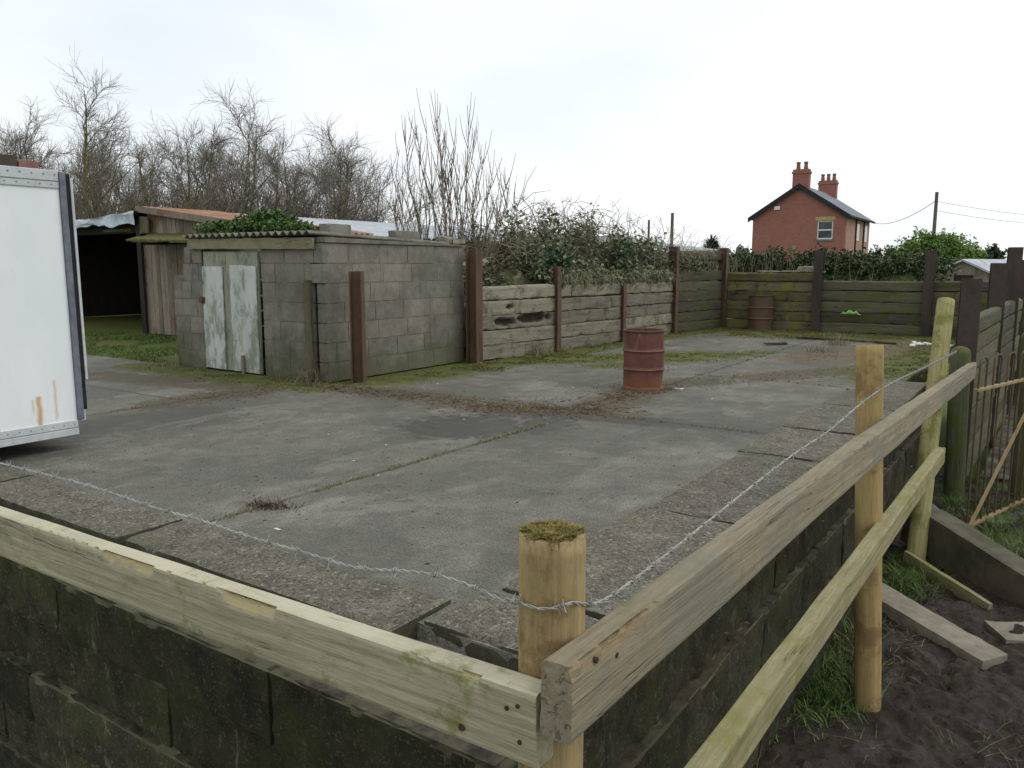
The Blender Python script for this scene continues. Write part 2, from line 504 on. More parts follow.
def make_shedblock_mat():
    m = Mat('grey_concrete_block', 0.92, 0.2)
    n1 = m.noise(5, 9, 0.75, kind='World')
    n2 = m.noise(1.5, 6, 0.65, kind='World', off=(4, 1, 2))
    n3 = m.noise(60, 4, 0.7, kind='World')
    c = m.mix(m.sm(n1, 0.3, 0.7), srgb(108, 106, 98), srgb(138, 135, 125))
    c = m.mix(m.sm(m.island(), 0.3, 1.0, 0, 0.35), c, srgb(128, 123, 108))
    c = vary(m, c, m.island(), 0.09)
    c = m.mix(m.mul(m.sm(m.noise(13, 7, 0.75, kind='World', off=(5, 5, 5)), 0.52, 0.66), 0.35), c, srgb(72, 70, 60))
    c = m.mix(m.mul(m.sm(m.noise(10, 8, 0.8, kind='World', off=(1, 7, 5)), 0.58, 0.68), 0.4), c, srgb(158, 154, 140))
    c = m.mix(m.mul(m.sm(n2, 0.42, 0.62), 0.45), c, srgb(92, 91, 80))
    # green-black growth creeping up from the ground with a ragged edge
    Z = m.xyz('World')[2]
    e = m.math('ADD', Z, m.mul(m.math('SUBTRACT', m.noise(2.5, 8, 0.75, kind='World', off=(1, 5, 3)), 0.5), 2.2))
    c = m.mix(m.mul(m.sm(e, 0.0, 0.7, 1, 0), 0.6), c, srgb(78, 80, 48))
    c = m.mix(m.mul(m.sm(m.noise(7, 6, 0.7, st=(1, 1, 0.12), kind='World', off=(2, 2, 2)), 0.56, 0.7), 0.5), c, srgb(66, 64, 54))
    m.bump(n3, 0.45, 0.006); m.bump(n1, 0.4, 0.015)
    return m.done(c)
M_sblock = make_shedblock_mat()
M_smortar = simple('grey_mortar', srgb(96, 93, 82), srgb(126, 121, 108), 8, kind='World', bump=0.4)

def wood(name, c1, c2, dark, axis=0, moss=None, moss_amt=0.5, scale=1.0, rough=0.85, orand=0.0, island=0.0, chip=None, knots=True, moss_up=0.0, bump=0.5, wet_dark=None, grey=None, pale_top=None):
    m = Mat(name, rough, 0.25)
    m.jit = True
    st = [40, 40, 40]; st[axis] = 1.8
    st2 = [150, 150, 150]; st2[axis] = 11.0
    st3 = [9, 9, 9]; st3[axis] = 0.9
    g1 = m.noise(scale, 8, 0.7, st=st, dist=0.6)
    g2 = m.noise(scale, 6, 0.7, st=st2)
    g3 = m.noise(scale, 6, 0.65, st=st3, off=(3, 1, 7))
    c = m.mix(m.sm(g1, 0.3, 0.7), c1, c2)
    c = m.mix(m.mul(m.sm(g3, 0.45, 0.65), 0.3), c, m.mix(0.45, c1, dark))
    c = m.mix(m.mul(m.sm(g2, 0.53, 0.68), 0.38), c, dark)
    c = m.mix(m.mul(m.sm(m.noise(scale, 5, 0.7, st=[x * 1.3 for x in st2], off=(9, 4, 2)), 0.56, 0.68), 0.4), c, c2)
    c = m.mix(m.mul(m.sm(m.noise(11, 8, 0.78, off=(5, 5, 1)), 0.52, 0.72), 0.32), c, m.mix(0.6, c1, dark))
    ck = m.noise(scale, 3, 0.5, st=[x * 0.6 for x in st], off=(7, 3, 5))
    crack = m.mul(m.sm(m.math('ABSOLUTE', m.math('SUBTRACT', ck, 0.5)), 0.0, 0.016, 1, 0), m.sm(g3, 0.54, 0.62))
    c = m.mix(m.mul(crack, 0.6), c, tuple(x * .5 for x in dark[:3]) + (1,))
    c = m.mix(m.mul(m.sm(m.noise(6.5, 7, 0.75, off=(2, 5, 6)), 0.54, 0.66), 0.4), c, c2)
    if grey:
        c = m.mix(m.mul(m.sm(m.noise(2.2, 7, 0.7, off=(4, 6, 1)), 0.42, 0.6), 0.75), c, grey)
    if pale_top:
        c = m.mix(m.mul(m.sm(m.up(), 0.5, 0.9), m.sm(m.noise(3.1, 6, 0.7, off=(1, 6, 3)), 0.3, 0.55, 0.45, 0.9)), c, pale_top)  # upward faces get a paler, patchy colour
    if knots:
        kv = m.voro(2.6, st=[1.6 if i != axis else 0.5 for i in range(3)])
        c = m.mix(m.sm(kv, 0.03, 0.09, 0.75, 0), c, dark)
    if wet_dark:
        c = m.mix(m.mul(m.sm(m.noise(2.6, 7, 0.7, off=(6, 2, 9)), 0.54, 0.64), 0.8), c, wet_dark)
    if moss:
        nm = m.noise(4.2, 8, 0.72, off=(2, 8, 4))
        f = m.sm(nm, 0.62 - moss_amt * 0.3, 0.72 - moss_amt * 0.2)
        if moss_up: f = m.math('MAXIMUM', f, m.mul(m.sm(m.up(), 0.5, 0.9), m.mul(m.sm(nm, 0.35, 0.6), moss_up)))
        c = m.mix(m.mul(f, 0.75), c, moss)
    if chip:
        c = m.mix(m.mul(m.attr('chip'), m.sm(g1, 0.3, 0.6, 0.55, 0.95)), c, chip)
    if orand: c = vary(m, c, m.orand(), orand)
    if island: c = vary(m, c, m.island(), island)
    m.bump(m.math('SUBTRACT', m.math('ADD', g1, m.mul(g2, 0.6)), m.mul(crack, 1.5)), min(1, bump * 1.5), 0.008)
    return m.done(c)

M_rail = wood('weathered_rail_wood', srgb(144, 137, 114), srgb(176, 168, 144), srgb(92, 87, 68), 0, moss=srgb(112, 118, 62), moss_amt=0.22, chip=srgb(180, 164, 124), moss_up=0.15, pale_top=srgb(196, 190, 166), bump=0.45)
M_rail_grey = wood('grey_brown_rail_wood', srgb(132, 121, 101), srgb(160, 148, 126), srgb(78, 69, 55), 0, moss=srgb(104, 106, 62), moss_amt=0.15, chip=srgb(142, 124, 94), moss_up=0.35, bump=0.5, grey=srgb(126, 122, 108))
M_lowrail = wood('green_tinged_rail_wood', srgb(132, 125, 94), srgb(160, 151, 116), srgb(82, 77, 52), 0, moss=srgb(118, 118, 66), moss_amt=0.5, moss_up=0.6, bump=0.4)
M_post = wood('pine_post_wood', srgb(144, 124, 86), srgb(174, 152, 112), srgb(90, 72, 48), 2, moss=srgb(134, 124, 62), moss_amt=0.06, bump=0.4, wet_dark=srgb(118, 92, 62))
M_post_orange = wood('orange_pine_post', srgb(146, 124, 80), srgb(170, 149, 102), srgb(104, 84, 52), 2, bump=0.3, knots=False, wet_dark=srgb(122, 96, 68))
M_post_green = wood('algae_green_post', srgb(134, 128, 84), srgb(162, 154, 110), srgb(88, 84, 50), 2, moss=srgb(98, 104, 44), moss_amt=0.5, bump=0.3)
M_post_dark = wood('old_dark_gatepost', srgb(74, 78, 56), srgb(104, 104, 80), srgb(46, 50, 34), 2, moss=srgb(78, 88, 40), moss_amt=0.6)
M_sleeper = wood('weathered_sleeper', srgb(116, 111, 96), srgb(148, 142, 126), srgb(56, 52, 44), 1, moss=srgb(98, 96, 62), moss_amt=0.35, orand=0.22, wet_dark=srgb(84, 76, 60), chip=srgb(38, 32, 26))
M_sleeper_moss = wood('mossy_sleeper', srgb(74, 69, 54), srgb(108, 101, 84), srgb(30, 28, 22), 0, moss=srgb(104, 106, 40), moss_amt=0.6, orand=0.3, wet_dark=srgb(44, 42, 32))
M_sleeper_dark = wood('grey_dark_sleeper', srgb(72, 69, 58), srgb(104, 100, 86), srgb(28, 27, 22), 0, moss=srgb(84, 88, 38), moss_amt=0.55, orand=0.3)
M_boards = wood('grey_barn_boards', srgb(112, 102, 90), srgb(140, 130, 116), srgb(62, 54, 46), 2, island=0.25, wet_dark=srgb(110, 78, 60), moss=srgb(100, 106, 44), moss_amt=0.1)
M_batten = wood('grey_green_batten', srgb(88, 84, 66), srgb(112, 106, 86), srgb(52, 50, 38), 2, moss=srgb(92, 92, 44), moss_amt=0.5)
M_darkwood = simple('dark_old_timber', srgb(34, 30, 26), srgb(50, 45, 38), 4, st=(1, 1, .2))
M_fascia = wood('pale_lichen_board', srgb(128, 122, 98), srgb(150, 144, 118), srgb(84, 80, 60), 0, moss=srgb(112, 112, 62), moss_amt=0.4)

def rusty(name, base, b2, rust, amt=0.5, rough=0.75, metal=0.0, streak=True, scale=5):
    m = Mat(name, rough, 0.35, metal)
    n1 = m.noise(scale, 9, 0.75)
    n2 = m.noise(scale * 0.6, 7, 0.7, st=(1, 1, 0.25) if streak else (1, 1, 1), off=(5, 2, 8))
    n3 = m.noise(scale * 9, 5, 0.7)
    c = m.mix(m.sm(n1, 0.3, 0.7), base, b2)
    c = m.mix(m.mul(m.sm(n2, 0.62 - amt * 0.25, 0.74 - amt * 0.2), 0.85), c, rust)
    c = m.mix(m.mul(m.sm(n3, 0.55, 0.75), 0.4), c, tuple(x * 0.45 for x in base[:3]) + (1,))
    m.bump(m.math('ADD', n3, n1), 0.3, 0.004)
    return m, c
m_, c_ = rusty('rusty_girder', srgb(80, 61, 47), srgb(100, 78, 60), srgb(62, 50, 41), 0.5)
M_rsj = m_.done(c_)
m_, c_ = rusty('dark_rusty_girder', srgb(58, 50, 45), srgb(74, 63, 55), srgb(50, 48, 41), 0.5)
M_rsj_dark = m_.done(c_)
m_, c_ = rusty('rusted_drum', srgb(90, 56, 47), srgb(114, 74, 62), srgb(66, 48, 43), 0.6)
Zd = m_.xyz()[2]
e_ = m_.math('ADD', Zd, m_.mul(m_.math('SUBTRACT', m_.noise(5, 6, 0.7, off=(3, 3, 3)), 0.5), 0.35))
c_ = m_.mix(m_.mul(m_.sm(e_, 0.08, 0.2, 1, 0), 0.85), c_, srgb(118, 80, 52))
e2_ = m_.mul(m_.sm(m_.noise(7, 6, 0.7, st=(1, 1, .2), off=(6, 1, 3)), 0.6, 0.7), m_.sm(e_, 0.45, 0.6))
c_ = m_.mix(m_.mul(e2_, 0.6), c_, srgb(156, 120, 92))
M_drum = m_.done(c_)
m_, c_ = rusty('flaking_iron', srgb(74, 58, 46), srgb(96, 76, 58), srgb(118, 92, 60), 0.45, scale=9)
M_iron = m_.done(c_)
m_, c_ = rusty('rusty_flat_bar', srgb(138, 118, 82), srgb(154, 134, 96), srgb(108, 86, 60), 0.4, scale=9)
M_flat = m_.done(c_)
m_, c_ = rusty('rusty_corrugated_iron', srgb(140, 98, 72), srgb(160, 118, 88), srgb(150, 138, 126), 0.45, scale=2)
M_rustroof = m_.done(c_)
m_, c_ = rusty('galvanised_sheet', srgb(150, 156, 162), srgb(186, 192, 198), srgb(128, 118, 112), 0.25, rough=0.5, scale=1.5)
M_galv = m_.done(c_)
M_wire = simple('galvanised_wire', srgb(132, 132, 128), srgb(178, 177, 170), 30, rough=0.55, bump=0, metal=0.3)
M_nail = simple('rusty_nail', srgb(52, 40, 33), srgb(80, 60, 48), 60, bump=0)
M_plug = simple('pale_broken_staple_wood', srgb(180, 130, 100), srgb(210, 160, 128), 40)

M_hoop = simple('worn_pinkish_rust', srgb(110, 80, 70), srgb(134, 102, 92), 9)
def make_trailer_mat():
    m = Mat('white_box_panel', 0.45, 0.4)
    n1 = m.noise(1.4, 6, 0.65, st=(1, 1, 0.4))
    n2 = m.noise(22, 4, 0.6)
    c = m.mix(m.sm(n1, 0.35, 0.7), srgb(226, 231, 233), srgb(238, 241, 241))
    c = m.mix(m.mul(m.sm(n2, 0.6, 0.75), 0.12), c, srgb(180, 180, 168))
    X, Y, Z = m.xyz('World')
    # two rust streaks running down from rivets near the bottom corner
    wob = m.mul(m.math('SUBTRACT', m.noise(9, 4, 0.6, kind='World'), 0.5), 0.04)
    for (yc, z0, z1, wd, am) in ((3.03, 0.14, 0.48, 0.036, 0.85), (3.16, 0.22, 0.60, 0.022, 0.5), (2.985, 0.30, 0.46, 0.016, 0.5)):
        d = m.math('ABSOLUTE', m.math('ADD', m.math('SUBTRACT', Y, yc), wob))
        f = m.mul(m.sm(d, 0, wd, 1, 0), m.mul(m.sm(Z, z0, z0 + .1), m.sm(Z, z1 - 0.02, z1, 1, 0)))
        c = m.mix(m.mul(f, am), c, srgb(198, 146, 76))
    return m.done(c)
M_trailer = make_trailer_mat()
M_trim = simple('grey_trim_metal', srgb(176, 182, 184), srgb(198, 202, 202), 8, rough=0.5, bump=0.1)
M_trimdark = simple('dark_grey_corner_trim', srgb(92, 96, 108), srgb(120, 124, 136), 6, rough=0.55, bump=0.1)
M_black = simple('black_rubber_seal', srgb(28, 29, 32), srgb(40, 41, 44), 8, bump=0.1)

def make_door_mat():
    m = Mat('flaking_white_door_paint', 0.7, 0.3)
    n1 = m.noise(3.2, 8, 0.75, st=(1, 1, 0.4), kind='World')
    n2 = m.noise(16, 6, 0.75, kind='World', off=(2, 2, 2))
    c = m.mix(m.sm(n1, 0.3, 0.7), srgb(176, 182, 176), srgb(196, 200, 196))
    Z = m.xyz('World')[2]
    g = m.math('ADD', m.noise(3.0, 8, 0.72, st=(1.6, 1, 0.7), kind='World', off=(5, 1, 3)), m.mul(Z, -0.05))
    c = m.mix(m.mul(m.sm(g, 0.42, 0.56), 0.75), c, srgb(118, 124, 100))
    c = m.mix(m.mul(m.sm(n2, 0.62, 0.72), 0.6), c, srgb(104, 104, 82))
    X = m.xyz('World')[0]
    return m, c
m_, c_ = make_door_mat()
M_door = m_.done(c_)
M_doorbare = wood('bare_green_door_board', srgb(136, 140, 122), srgb(160, 162, 142), srgb(92, 98, 78), 2, moss=srgb(92, 110, 90), moss_amt=0.3)
M_asbestos = simple('grey_corrugated_cement', srgb(88, 88, 78), srgb(120, 118, 106), 4, kind='World', bump=0.4)
M_moss = simple('moss_green', srgb(88, 92, 44), srgb(118, 118, 66), 9, bump=0.6, bd=0.02, island=0.35, kind='World')
M_moss_yel = simple('dry_moss', srgb(104, 96, 50), srgb(142, 130, 74), 20, bump=0.3, island=0.45, kind='World')
M_tarp = simple('pale_blue_tarpaulin', srgb(150, 166, 178), srgb(196, 206, 214), 3, rough=0.4, bump=0.4, bd=0.03)
M_ivy = simple('ivy_leaf', srgb(52, 78, 32), srgb(84, 112, 50), 3, bump=0, island=0.5, rough=0.5, kind='World')
M_ivy2 = simple('blue_green_ivy_leaf', srgb(80, 96, 70), srgb(112, 124, 94), 3, bump=0, island=0.45, rough=0.5, kind='World')
M_bramble_leaf = simple('bramble_leaf', srgb(88, 96, 66), srgb(126, 130, 98), 1.5, bump=0, island=0.5, rough=0.6, kind='World')
M_hedge = simple('hedge_leaf', srgb(48, 62, 36), srgb(76, 90, 52), 0.9, bump=0, island=0.55, rough=0.6, kind='World')
M_conifer = simple('bright_conifer_leaf', srgb(86, 114, 48), srgb(124, 148, 72), 0.6, bump=0, island=0.4, rough=0.6, kind='World')
M_darkconifer = simple('dark_conifer_leaf', srgb(34, 50, 32), srgb(58, 74, 46), 0.8, bump=0, island=0.4, rough=0.6, kind='World')
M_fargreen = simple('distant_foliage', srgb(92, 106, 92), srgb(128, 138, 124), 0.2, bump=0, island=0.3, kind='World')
M_bark = simple('bark', srgb(86, 78, 62), srgb(112, 104, 84), 6, st=(1, 1, .3), island=0.25, bump=0.2)
M_bark_moss = simple('mossy_bark', srgb(84, 84, 50), srgb(112, 108, 68), 1.2, island=0.25, bump=0.2)
M_twig = simple('twig_bark', srgb(108, 103, 94), srgb(138, 132, 122), 2, island=0.3, bump=0)
M_shoot = simple('young_shoot_bark', srgb(96, 88, 76), srgb(124, 114, 98), 2, island=0.3, bump=0)
M_straw = simple('dead_grass', srgb(108, 104, 80), srgb(146, 140, 112), 3, bump=0, island=0.35, kind='World')
M_bstem = simple('bramble_stem', srgb(106, 96, 82), srgb(140, 130, 114), 2, bump=0, island=0.4)
M_grass = simple('grass_blade', srgb(62, 86, 34), srgb(96, 116, 54), 2, bump=0, island=0.45, rough=0.6, kind='World')
M_field = simple('field_grass', srgb(70, 92, 38), srgb(96, 112, 56), 0.4, bump=0.4, bd=0.05, kind='World')

def make_mud():
    m = Mat('wet_mud', 0.75, 0.4)
    n1 = m.noise(5, 9, 0.78, kind='World')
    n2 = m.noise(26, 7, 0.75, kind='World', off=(3, 1, 1))
    c = m.mix(m.sm(n1, 0.3, 0.7), srgb(30, 24, 19), srgb(62, 51, 41))
    c = m.mix(m.mul(m.sm(n2, 0.54, 0.7), 0.5), c, srgb(98, 87, 74))
    c = m.mix(m.mul(m.sm(n2, 0.3, 0.45, 1, 0), 0.6), c, srgb(30, 25, 22))
    # short green growth where nobody treads
    Y = m.xyz('World')[1]
    g = m.mul(m.sm(m.math('ADD', Y, m.mul(m.noise(2.0, 5, .6, kind='World'), 3.0)), 9.4, 11.2), m.sm(m.noise(2, 7, 0.7, kind='World', off=(1, 2, 3)), 0.46, 0.58))
    c = m.mix(m.mul(g, 0.9), c, srgb(72, 88, 40))
    rr = m.math('SUBTRACT', 0.85, m.mul(m.sm(m.noise(3, 4, 0.6, kind='World', off=(6, 6, 6)), 0.5, 0.62), 0.35))
    m.bump(n2, 0.8, 0.02); m.bump(n1, 0.6, 0.05)
    return m.done(c, rr)
M_mud = make_mud()
M_clod = simple('dirt_clod', srgb(52, 42, 32), srgb(88, 76, 58), 6, bump=0.3, island=0.5, kind='World')
M_chip = simple('pale_chip', srgb(196, 196, 190), srgb(222, 222, 216), 4, bump=0, kind='World')
M_conc = simple('rough_concrete', srgb(118, 112, 98), srgb(148, 140, 124), 7, bump=0.5, bd=0.01)
M_conc_green = simple('green_stained_concrete', srgb(70, 68, 52), srgb(100, 96, 80), 4, bump=0.5, bd=0.01)
M_green_plastic = simple('green_plastic', srgb(120, 158, 84), srgb(136, 172, 98), 4, bump=0.2, rough=0.4)

def make_brick(name, c1, c2, mort):
    m = Mat(name, 0.88, 0.2)
    X, Y, Z = m.xyz()
    cb = m.t.nodes.new('ShaderNodeCombineXYZ')
    m.t.links.new(m.math('ADD', X, Y), cb.inputs[0]); m.t.links.new(Z, cb.inputs[1])
    b = m.t.nodes.new('ShaderNodeTexBrick')
    m.t.links.new(cb.outputs[0], b.inputs['Vector'])
    b.inputs['Color1'].default_value = c1; b.inputs['Color2'].default_value = c2; b.inputs['Mortar'].default_value = mort
    b.inputs['Scale'].default_value = 1; b.inputs['Brick Width'].default_value = 0.225; b.inputs['Row Height'].default_value = 0.075
    b.inputs['Mortar Size'].default_value = 0.006
    c = m.mix(m.mul(m.sm(m.noise(0.8, 6, 0.65), 0.4, 0.7), 0.3), b.outputs['Color'], srgb(142, 98, 88))
    return m.done(c)
M_brick = make_brick('red_house_brick', srgb(138, 90, 82), srgb(152, 102, 92), srgb(146, 112, 102))
M_brick_pale = make_brick('pale_pink_brick', srgb(152, 118, 106), srgb(166, 132, 118), srgb(180, 150, 132))
M_slate = simple('grey_slate', srgb(84, 90, 98), srgb(112, 118, 126), 1.5, rough=0.6, bump=0.3)
M_barge = simple('black_bargeboard', srgb(36, 36, 40), srgb(48, 48, 52), 3, bump=0)
M_stone = simple('yellow_stone', srgb(156, 140, 92), srgb(176, 160, 112), 5)
M_white = simple('white_paint', srgb(216, 216, 214), srgb(228, 228, 226), 5, rough=0.5, bump=0)
M_pot = simple('chimney_clay', srgb(126, 84, 76), srgb(140, 96, 86), 5)
g_ = Mat('window_glass', 0.08, 0.6)
M_glass = g_.done(g_.mix(g_.sm(g_.noise(2), .3, .7), srgb(44, 54, 62), srgb(72, 84, 92)))
M_pole = simple('tarred_pole_wood', srgb(84, 78, 70), srgb(108, 100, 90), 5, st=(1, 1, .2))

# ------------------------------------------------------------------ ground
def sheet(name, x0, x1, y0, y1, z, mat, nx=1, ny=1, zf=None, kind='structure'):
    b = B()
    vs = []
    for j in range(ny + 1):
        for i in range(nx + 1):
            x, y = x0 + (x1 - x0) * i / nx, y0 + (y1 - y0) * j / ny
            vs.append((x, y, z + (zf(x, y) if zf else 0)))
    fs = [(j * (nx + 1) + i, j * (nx + 1) + i + 1, (j + 1) * (nx + 1) + i + 1, (j + 1) * (nx + 1) + i) for j in range(ny) for i in range(nx)]
    b.add(vs, fs)
    return tag(b.build(name, mat, smooth=True), kind=kind)

b = B()
for (x0, x1, y0, y1) in ((-1200, -8.9, -400, 2200), (2.7, 1200, -400, 2200), (-8.9, 2.7, -400, -0.9), (-8.9, 2.7, 11.9, 2200)):
    b.add([(x0, y0, -1.62), (x1, y0, -1.62), (x1, y1, -1.62), (x0, y1, -1.62)], [(0, 1, 2, 3)])
tag(b.build('field', M_field), kind='structure')
MUD = -1.4
def mud_h(x, y):
    p = Vector((x, y, 0))
    h = mnoise.fractal(p * 1.3, 1.0, 2.0, 3) * 0.06 + mnoise.fractal(p * 5.0, 0.8, 2.1, 5) * 0.05
    s = min(1, max(0, (-x - 1.3) / 1.2)); h -= 0.45 * s * s * (3 - 2 * s) if y < 3.2 else 0
    h += 0.10 * max(0, min(1, (y - 8.2) / 2))
    if y > 22: h -= 0.3
    return h
sheet('mud', -1.32, 1.6, 2.4, 12.0, MUD, M_mud, 150, 420, mud_h)
sheet('muddy_ground', -1.32, 2.8, -1.0, 2.4, MUD, M_mud, 60, 50, mud_h)
sheet('rough_ground', -0.7, 12, 12.0, 34, MUD, M_mud, 60, 90, lambda x, y: mud_h(x, min(y, 20)) + 0.02)
sheet('muddy_ground', -9, -1.32, -1.0, 2.1, MUD, M_mud, 120, 50, mud_h)
b = B().b2((-7.4, 2.42, -0.25), (-1.6, 18.95, 0.0))
tag(b.build('concrete_yard', M_yard), kind='structure')
b = B().b2((-16.0, 0.2, -0.25), (-7.4, 7.05, -0.0))
tag(b.build('concrete_apron', M_yard), kind='structure')

def make_verge():
    m = Mat('verge_turf', 0.9, 0.2)
    n1 = m.noise(2.2, 8, 0.7, kind='World'); n2 = m.noise(20, 5, 0.7, kind='World')
    c = m.mix(m.sm(n1, 0.38, 0.62), srgb(78, 104, 34), srgb(96, 84, 54))
    c = m.mix(m.mul(m.sm(n2, 0.5, 0.7), 0.5), c, srgb(56, 66, 28))
    m.bump(n2, 0.8, 0.03)
    return m.done(c)
M_verge = make_verge()
sheet('grass_verge', -34, -7.4, 7.04, 34, -0.02, M_verge, 60, 60, lambda x, y: mnoise.noise(Vector((x, y, 0)) * .7) * 0.02)
sheet('bank', -34, -16, -2, 7.05, -0.03, M_verge, 20, 10)

# verge grass: short blades
pts = np.stack([NR.uniform(-18.5, -11.6, 16000), NR.uniform(7.0, 10.0, 16000), np.full(16000, -0.02)], 1)
mask = np.array([mnoise.noise(Vector((p[0], p[1], 0)) * 1.1) > -0.12 for p in pts])
tag(np_mesh('grass', blades(NR, pts[mask], 0.07, 0.012, 0.8), 4, M_grass), kind='stuff')

# ------------------------------------------------------------------ retaining walls (left and right of the near corner)
def block_course(b, x0, x1, y0, y1, z0, z1, along, ln, seed, gap=0.012, jit=0.012, rough=0.006, res=0.05, chip=0.012, ragged=0.15):
    """a row of worn blocks from x0..x1 (along 'x') or y0..y1 (along 'y')"""
    rr = random.Random(seed)
    a, e = (x0, x1) if along == 'x' else (y0, y1)
    p = a - rr.random() * ln * 0.9
    while p < e:
        l = ln * (1 + rr.uniform(-ragged, ragged))
        s, t = max(a, p), min(e, p + l - gap)
        p += l
        if t - s < 0.06: continue
        off = rr.uniform(-jit, jit)
        h = z1 - z0 - gap
        if along == 'x':
            b.gbox(((s + t) / 2, (y0 + y1) / 2 + off, z0 + h / 2), (t - s, y1 - y0, h), (res, res * 2, res), rough, 5, chip, seed * 31 + p)
        else:
            b.gbox(((x0 + x1) / 2 + off, (s + t) / 2, z0 + h / 2), (x1 - x0, t - s, h), (res * 2, res, res), rough, 5, chip, seed * 31 + p)

wl = thing('block_wall', 'dark mossy stepped block wall below the left fence rail', 'wall', (-3.5, 2.1, -2.0))
b = B()
zt = [-0.10, -0.43, -0.76, -1.07, -1.36, -1.64, -1.95]
for i in range(6):
    yo = [0.0, 0.05, 0.015, 0.06, 0.03, 0.06][i]
    block_course(b, -8.5, -1.34, 1.92 + yo, 2.32, zt[i + 1], zt[i], 'x', [2.3, 1.5, 2.1, 1.4, 1.8, 1.5][i], 3 + i, gap=0.008, jit=0.006, rough=0.016, res=0.025, chip=0.011, ragged=0.3)
for v in range(len(b.v)): b.v[v] = (b.v[v][0] + 3.5, b.v[v][1] - 2.1, b.v[v][2] + 2.0)
b.build('blocks', M_dblock, wl, smooth=True)
b = B()
for i in range(6):
    yo = [0.0, 0.05, 0.015, 0.06, 0.03, 0.06][i]
    b.gbox((-1.44, (1.92 + yo + 0.014 + 2.31) / 2 - 2.1, (zt[i] + zt[i + 1]) / 2 + 1.994), (7.1, 2.31 - 1.934 - yo, zt[i] - zt[i + 1] - 0.001), (0.05, 0.4, 0.05), 0.006, 9, 0.0, i)
b.build('mortar', M_dmortar, wl)
def coping(wall, x0, x1, y0, y1, z0, z1, seed, org, label=None):
    b = B()
    b.gbox(((x0 + x1) / 2 - org[0], (y0 + y1) / 2 - org[1], (z0 + z1) / 2 - org[2]), (x1 - x0, y1 - y0, z1 - z0), (0.035, 0.035, 0.03), 0.008, 3.5, 0.010, seed)
    return b.build('coping_stone', M_coping, wall, smooth=True)
xs = [-9.2, -7.7, -5.95, -4.16, -2.13]
for i in range(4):
    coping(wl, xs[i] + 0.01, xs[i + 1] - 0.014, 2.25 + 0.02 * math.sin(i * 3), 2.66, -0.22, 0.022, 5 + i, (-3.5, 2.1, -2.0))
coping(wl, -2.11, -1.5, 2.42, 2.86, -0.22, 0.02, 19, (-3.5, 2.1, -2.0))

wr = thing('block_wall', 'dark damp block wall running back below the right fence rails', 'wall', (-1.5, 6.5, -1.6))
org = (-1.5, 6.5, -1.6)
b = B()
zt = [-0.115, -0.47, -0.83, -1.14, -1.45, -1.75]
for i in range(5):
    xo = [0.0, 0.045, 0.01, 0.06, 0.03][i]
    block_course(b, -1.62, -1.30 + xo, 2.36, 11.3, zt[i + 1], zt[i], 'y', [2.2, 1.4, 2.0, 1.5, 1.6][i], 43 + i, gap=0.008, jit=0.006, rough=0.016, res=0.03, chip=0.011, ragged=0.3)
for v in range(len(b.v)): b.v[v] = tuple(b.v[v][q] - org[q] for q in range(3))
b.build('blocks', M_dblock, wr, smooth=True)
b = B()
for i in range(5):
    xo = [0.0, 0.045, 0.01, 0.06, 0.03][i]
    b.gbox((0.045 + (xo - .012) / 2, 0.32, (zt[i] + zt[i + 1]) / 2 + 1.594), (0.29 + xo, 8.9, zt[i] - zt[i + 1] - 0.001), (0.4, 0.06, 0.05), 0.006, 9, 0.0, i)
b.build('mortar', M_dmortar, wr)
ys = [2.88, 4.43, 6.25, 7.42, 8.9, 10.2, 11.3]
for i in range(6):
    coping(wr, -2.05 + 0.03 * math.sin(i * 2.2), -1.305 + 0.012 * math.cos(i * 3), ys[i] + 0.012, ys[i + 1] - 0.012, -0.12, 0.022 + 0.008 * math.sin(i * 5), 25 + i, org)

# ------------------------------------------------------------------ timber fence at the near corner
fence = thing('rail_fence', 'weathered post and rail fence meeting at the near corner post', 'fence', (-1.03, 1.66, MUD))
FO = Vector((-1.03, 1.66, MUD))
def log(name, base, top, r, mat, parent, seg=20, rings=36, seed=0, domed=False, rtop=None):
    """round post from base to top as its own object with its own axis along local Z"""
    base, top = Vector(base), Vector(top)
    H = (top - base).length
    b = B(); vs = []; fs = []
    for i in range(rings + 1):
        z = H * i / rings
        for k in range(seg):
            a = 2 * math.pi * k / seg
            rr = r + (0 if rtop is None else (rtop - r) * i / rings)
            rr *= 1 + 0.02 * mnoise.noise(Vector((math.cos(a) * 1.5, math.sin(a) * 1.5, z * 1.3 + seed)))
            ck = mnoise.noise(Vector((math.cos(a) * 9, math.sin(a) * 9, z * 0.7 + seed * 3)))
            if ck > 0.45: rr *= 0.985
            zz = z
            if i == rings: rr *= 0.975
            if domed and i > rings - 5:
                t = (i - (rings - 5)) / 5; rr *= math.sqrt(max(0.0, 1 - t * t * 0.98)); zz = H - 5 * H / rings + r * 0.9 * t
            vs.append((rr * math.cos(a), rr * math.sin(a), zz))
    for i in range(rings):
        for k in range(seg):
            p, q = i * seg + k, i * seg + (k + 1) % seg
            fs.append((p, q, q + seg, p + seg))
    fs.append(tuple(range(rings * seg, (rings + 1) * seg)))
    b.add(vs, fs)
    o = b.build(name, mat, None)
    for p in o.data.polygons: p.use_smooth = len(p.vertices) == 4
    o.rotation_euler = (top - base).to_track_quat('Z', 'Y').to_euler()
    if parent is not None:
        o.parent = parent; o.location = base - Vector(parent.location)
    else: o.location = base
    return o
post1 = log('post', (-1.018, 1.668, MUD - 0.3), (-1.018, 1.668, 0.83), 0.086, M_post, fence, 40, 60, 1)
post2 = log('post', (-0.835, 5.42, MUD - 0.2), (-1.01, 5.60, 0.985), 0.084, M_post_orange, fence, 32, 50, 5)
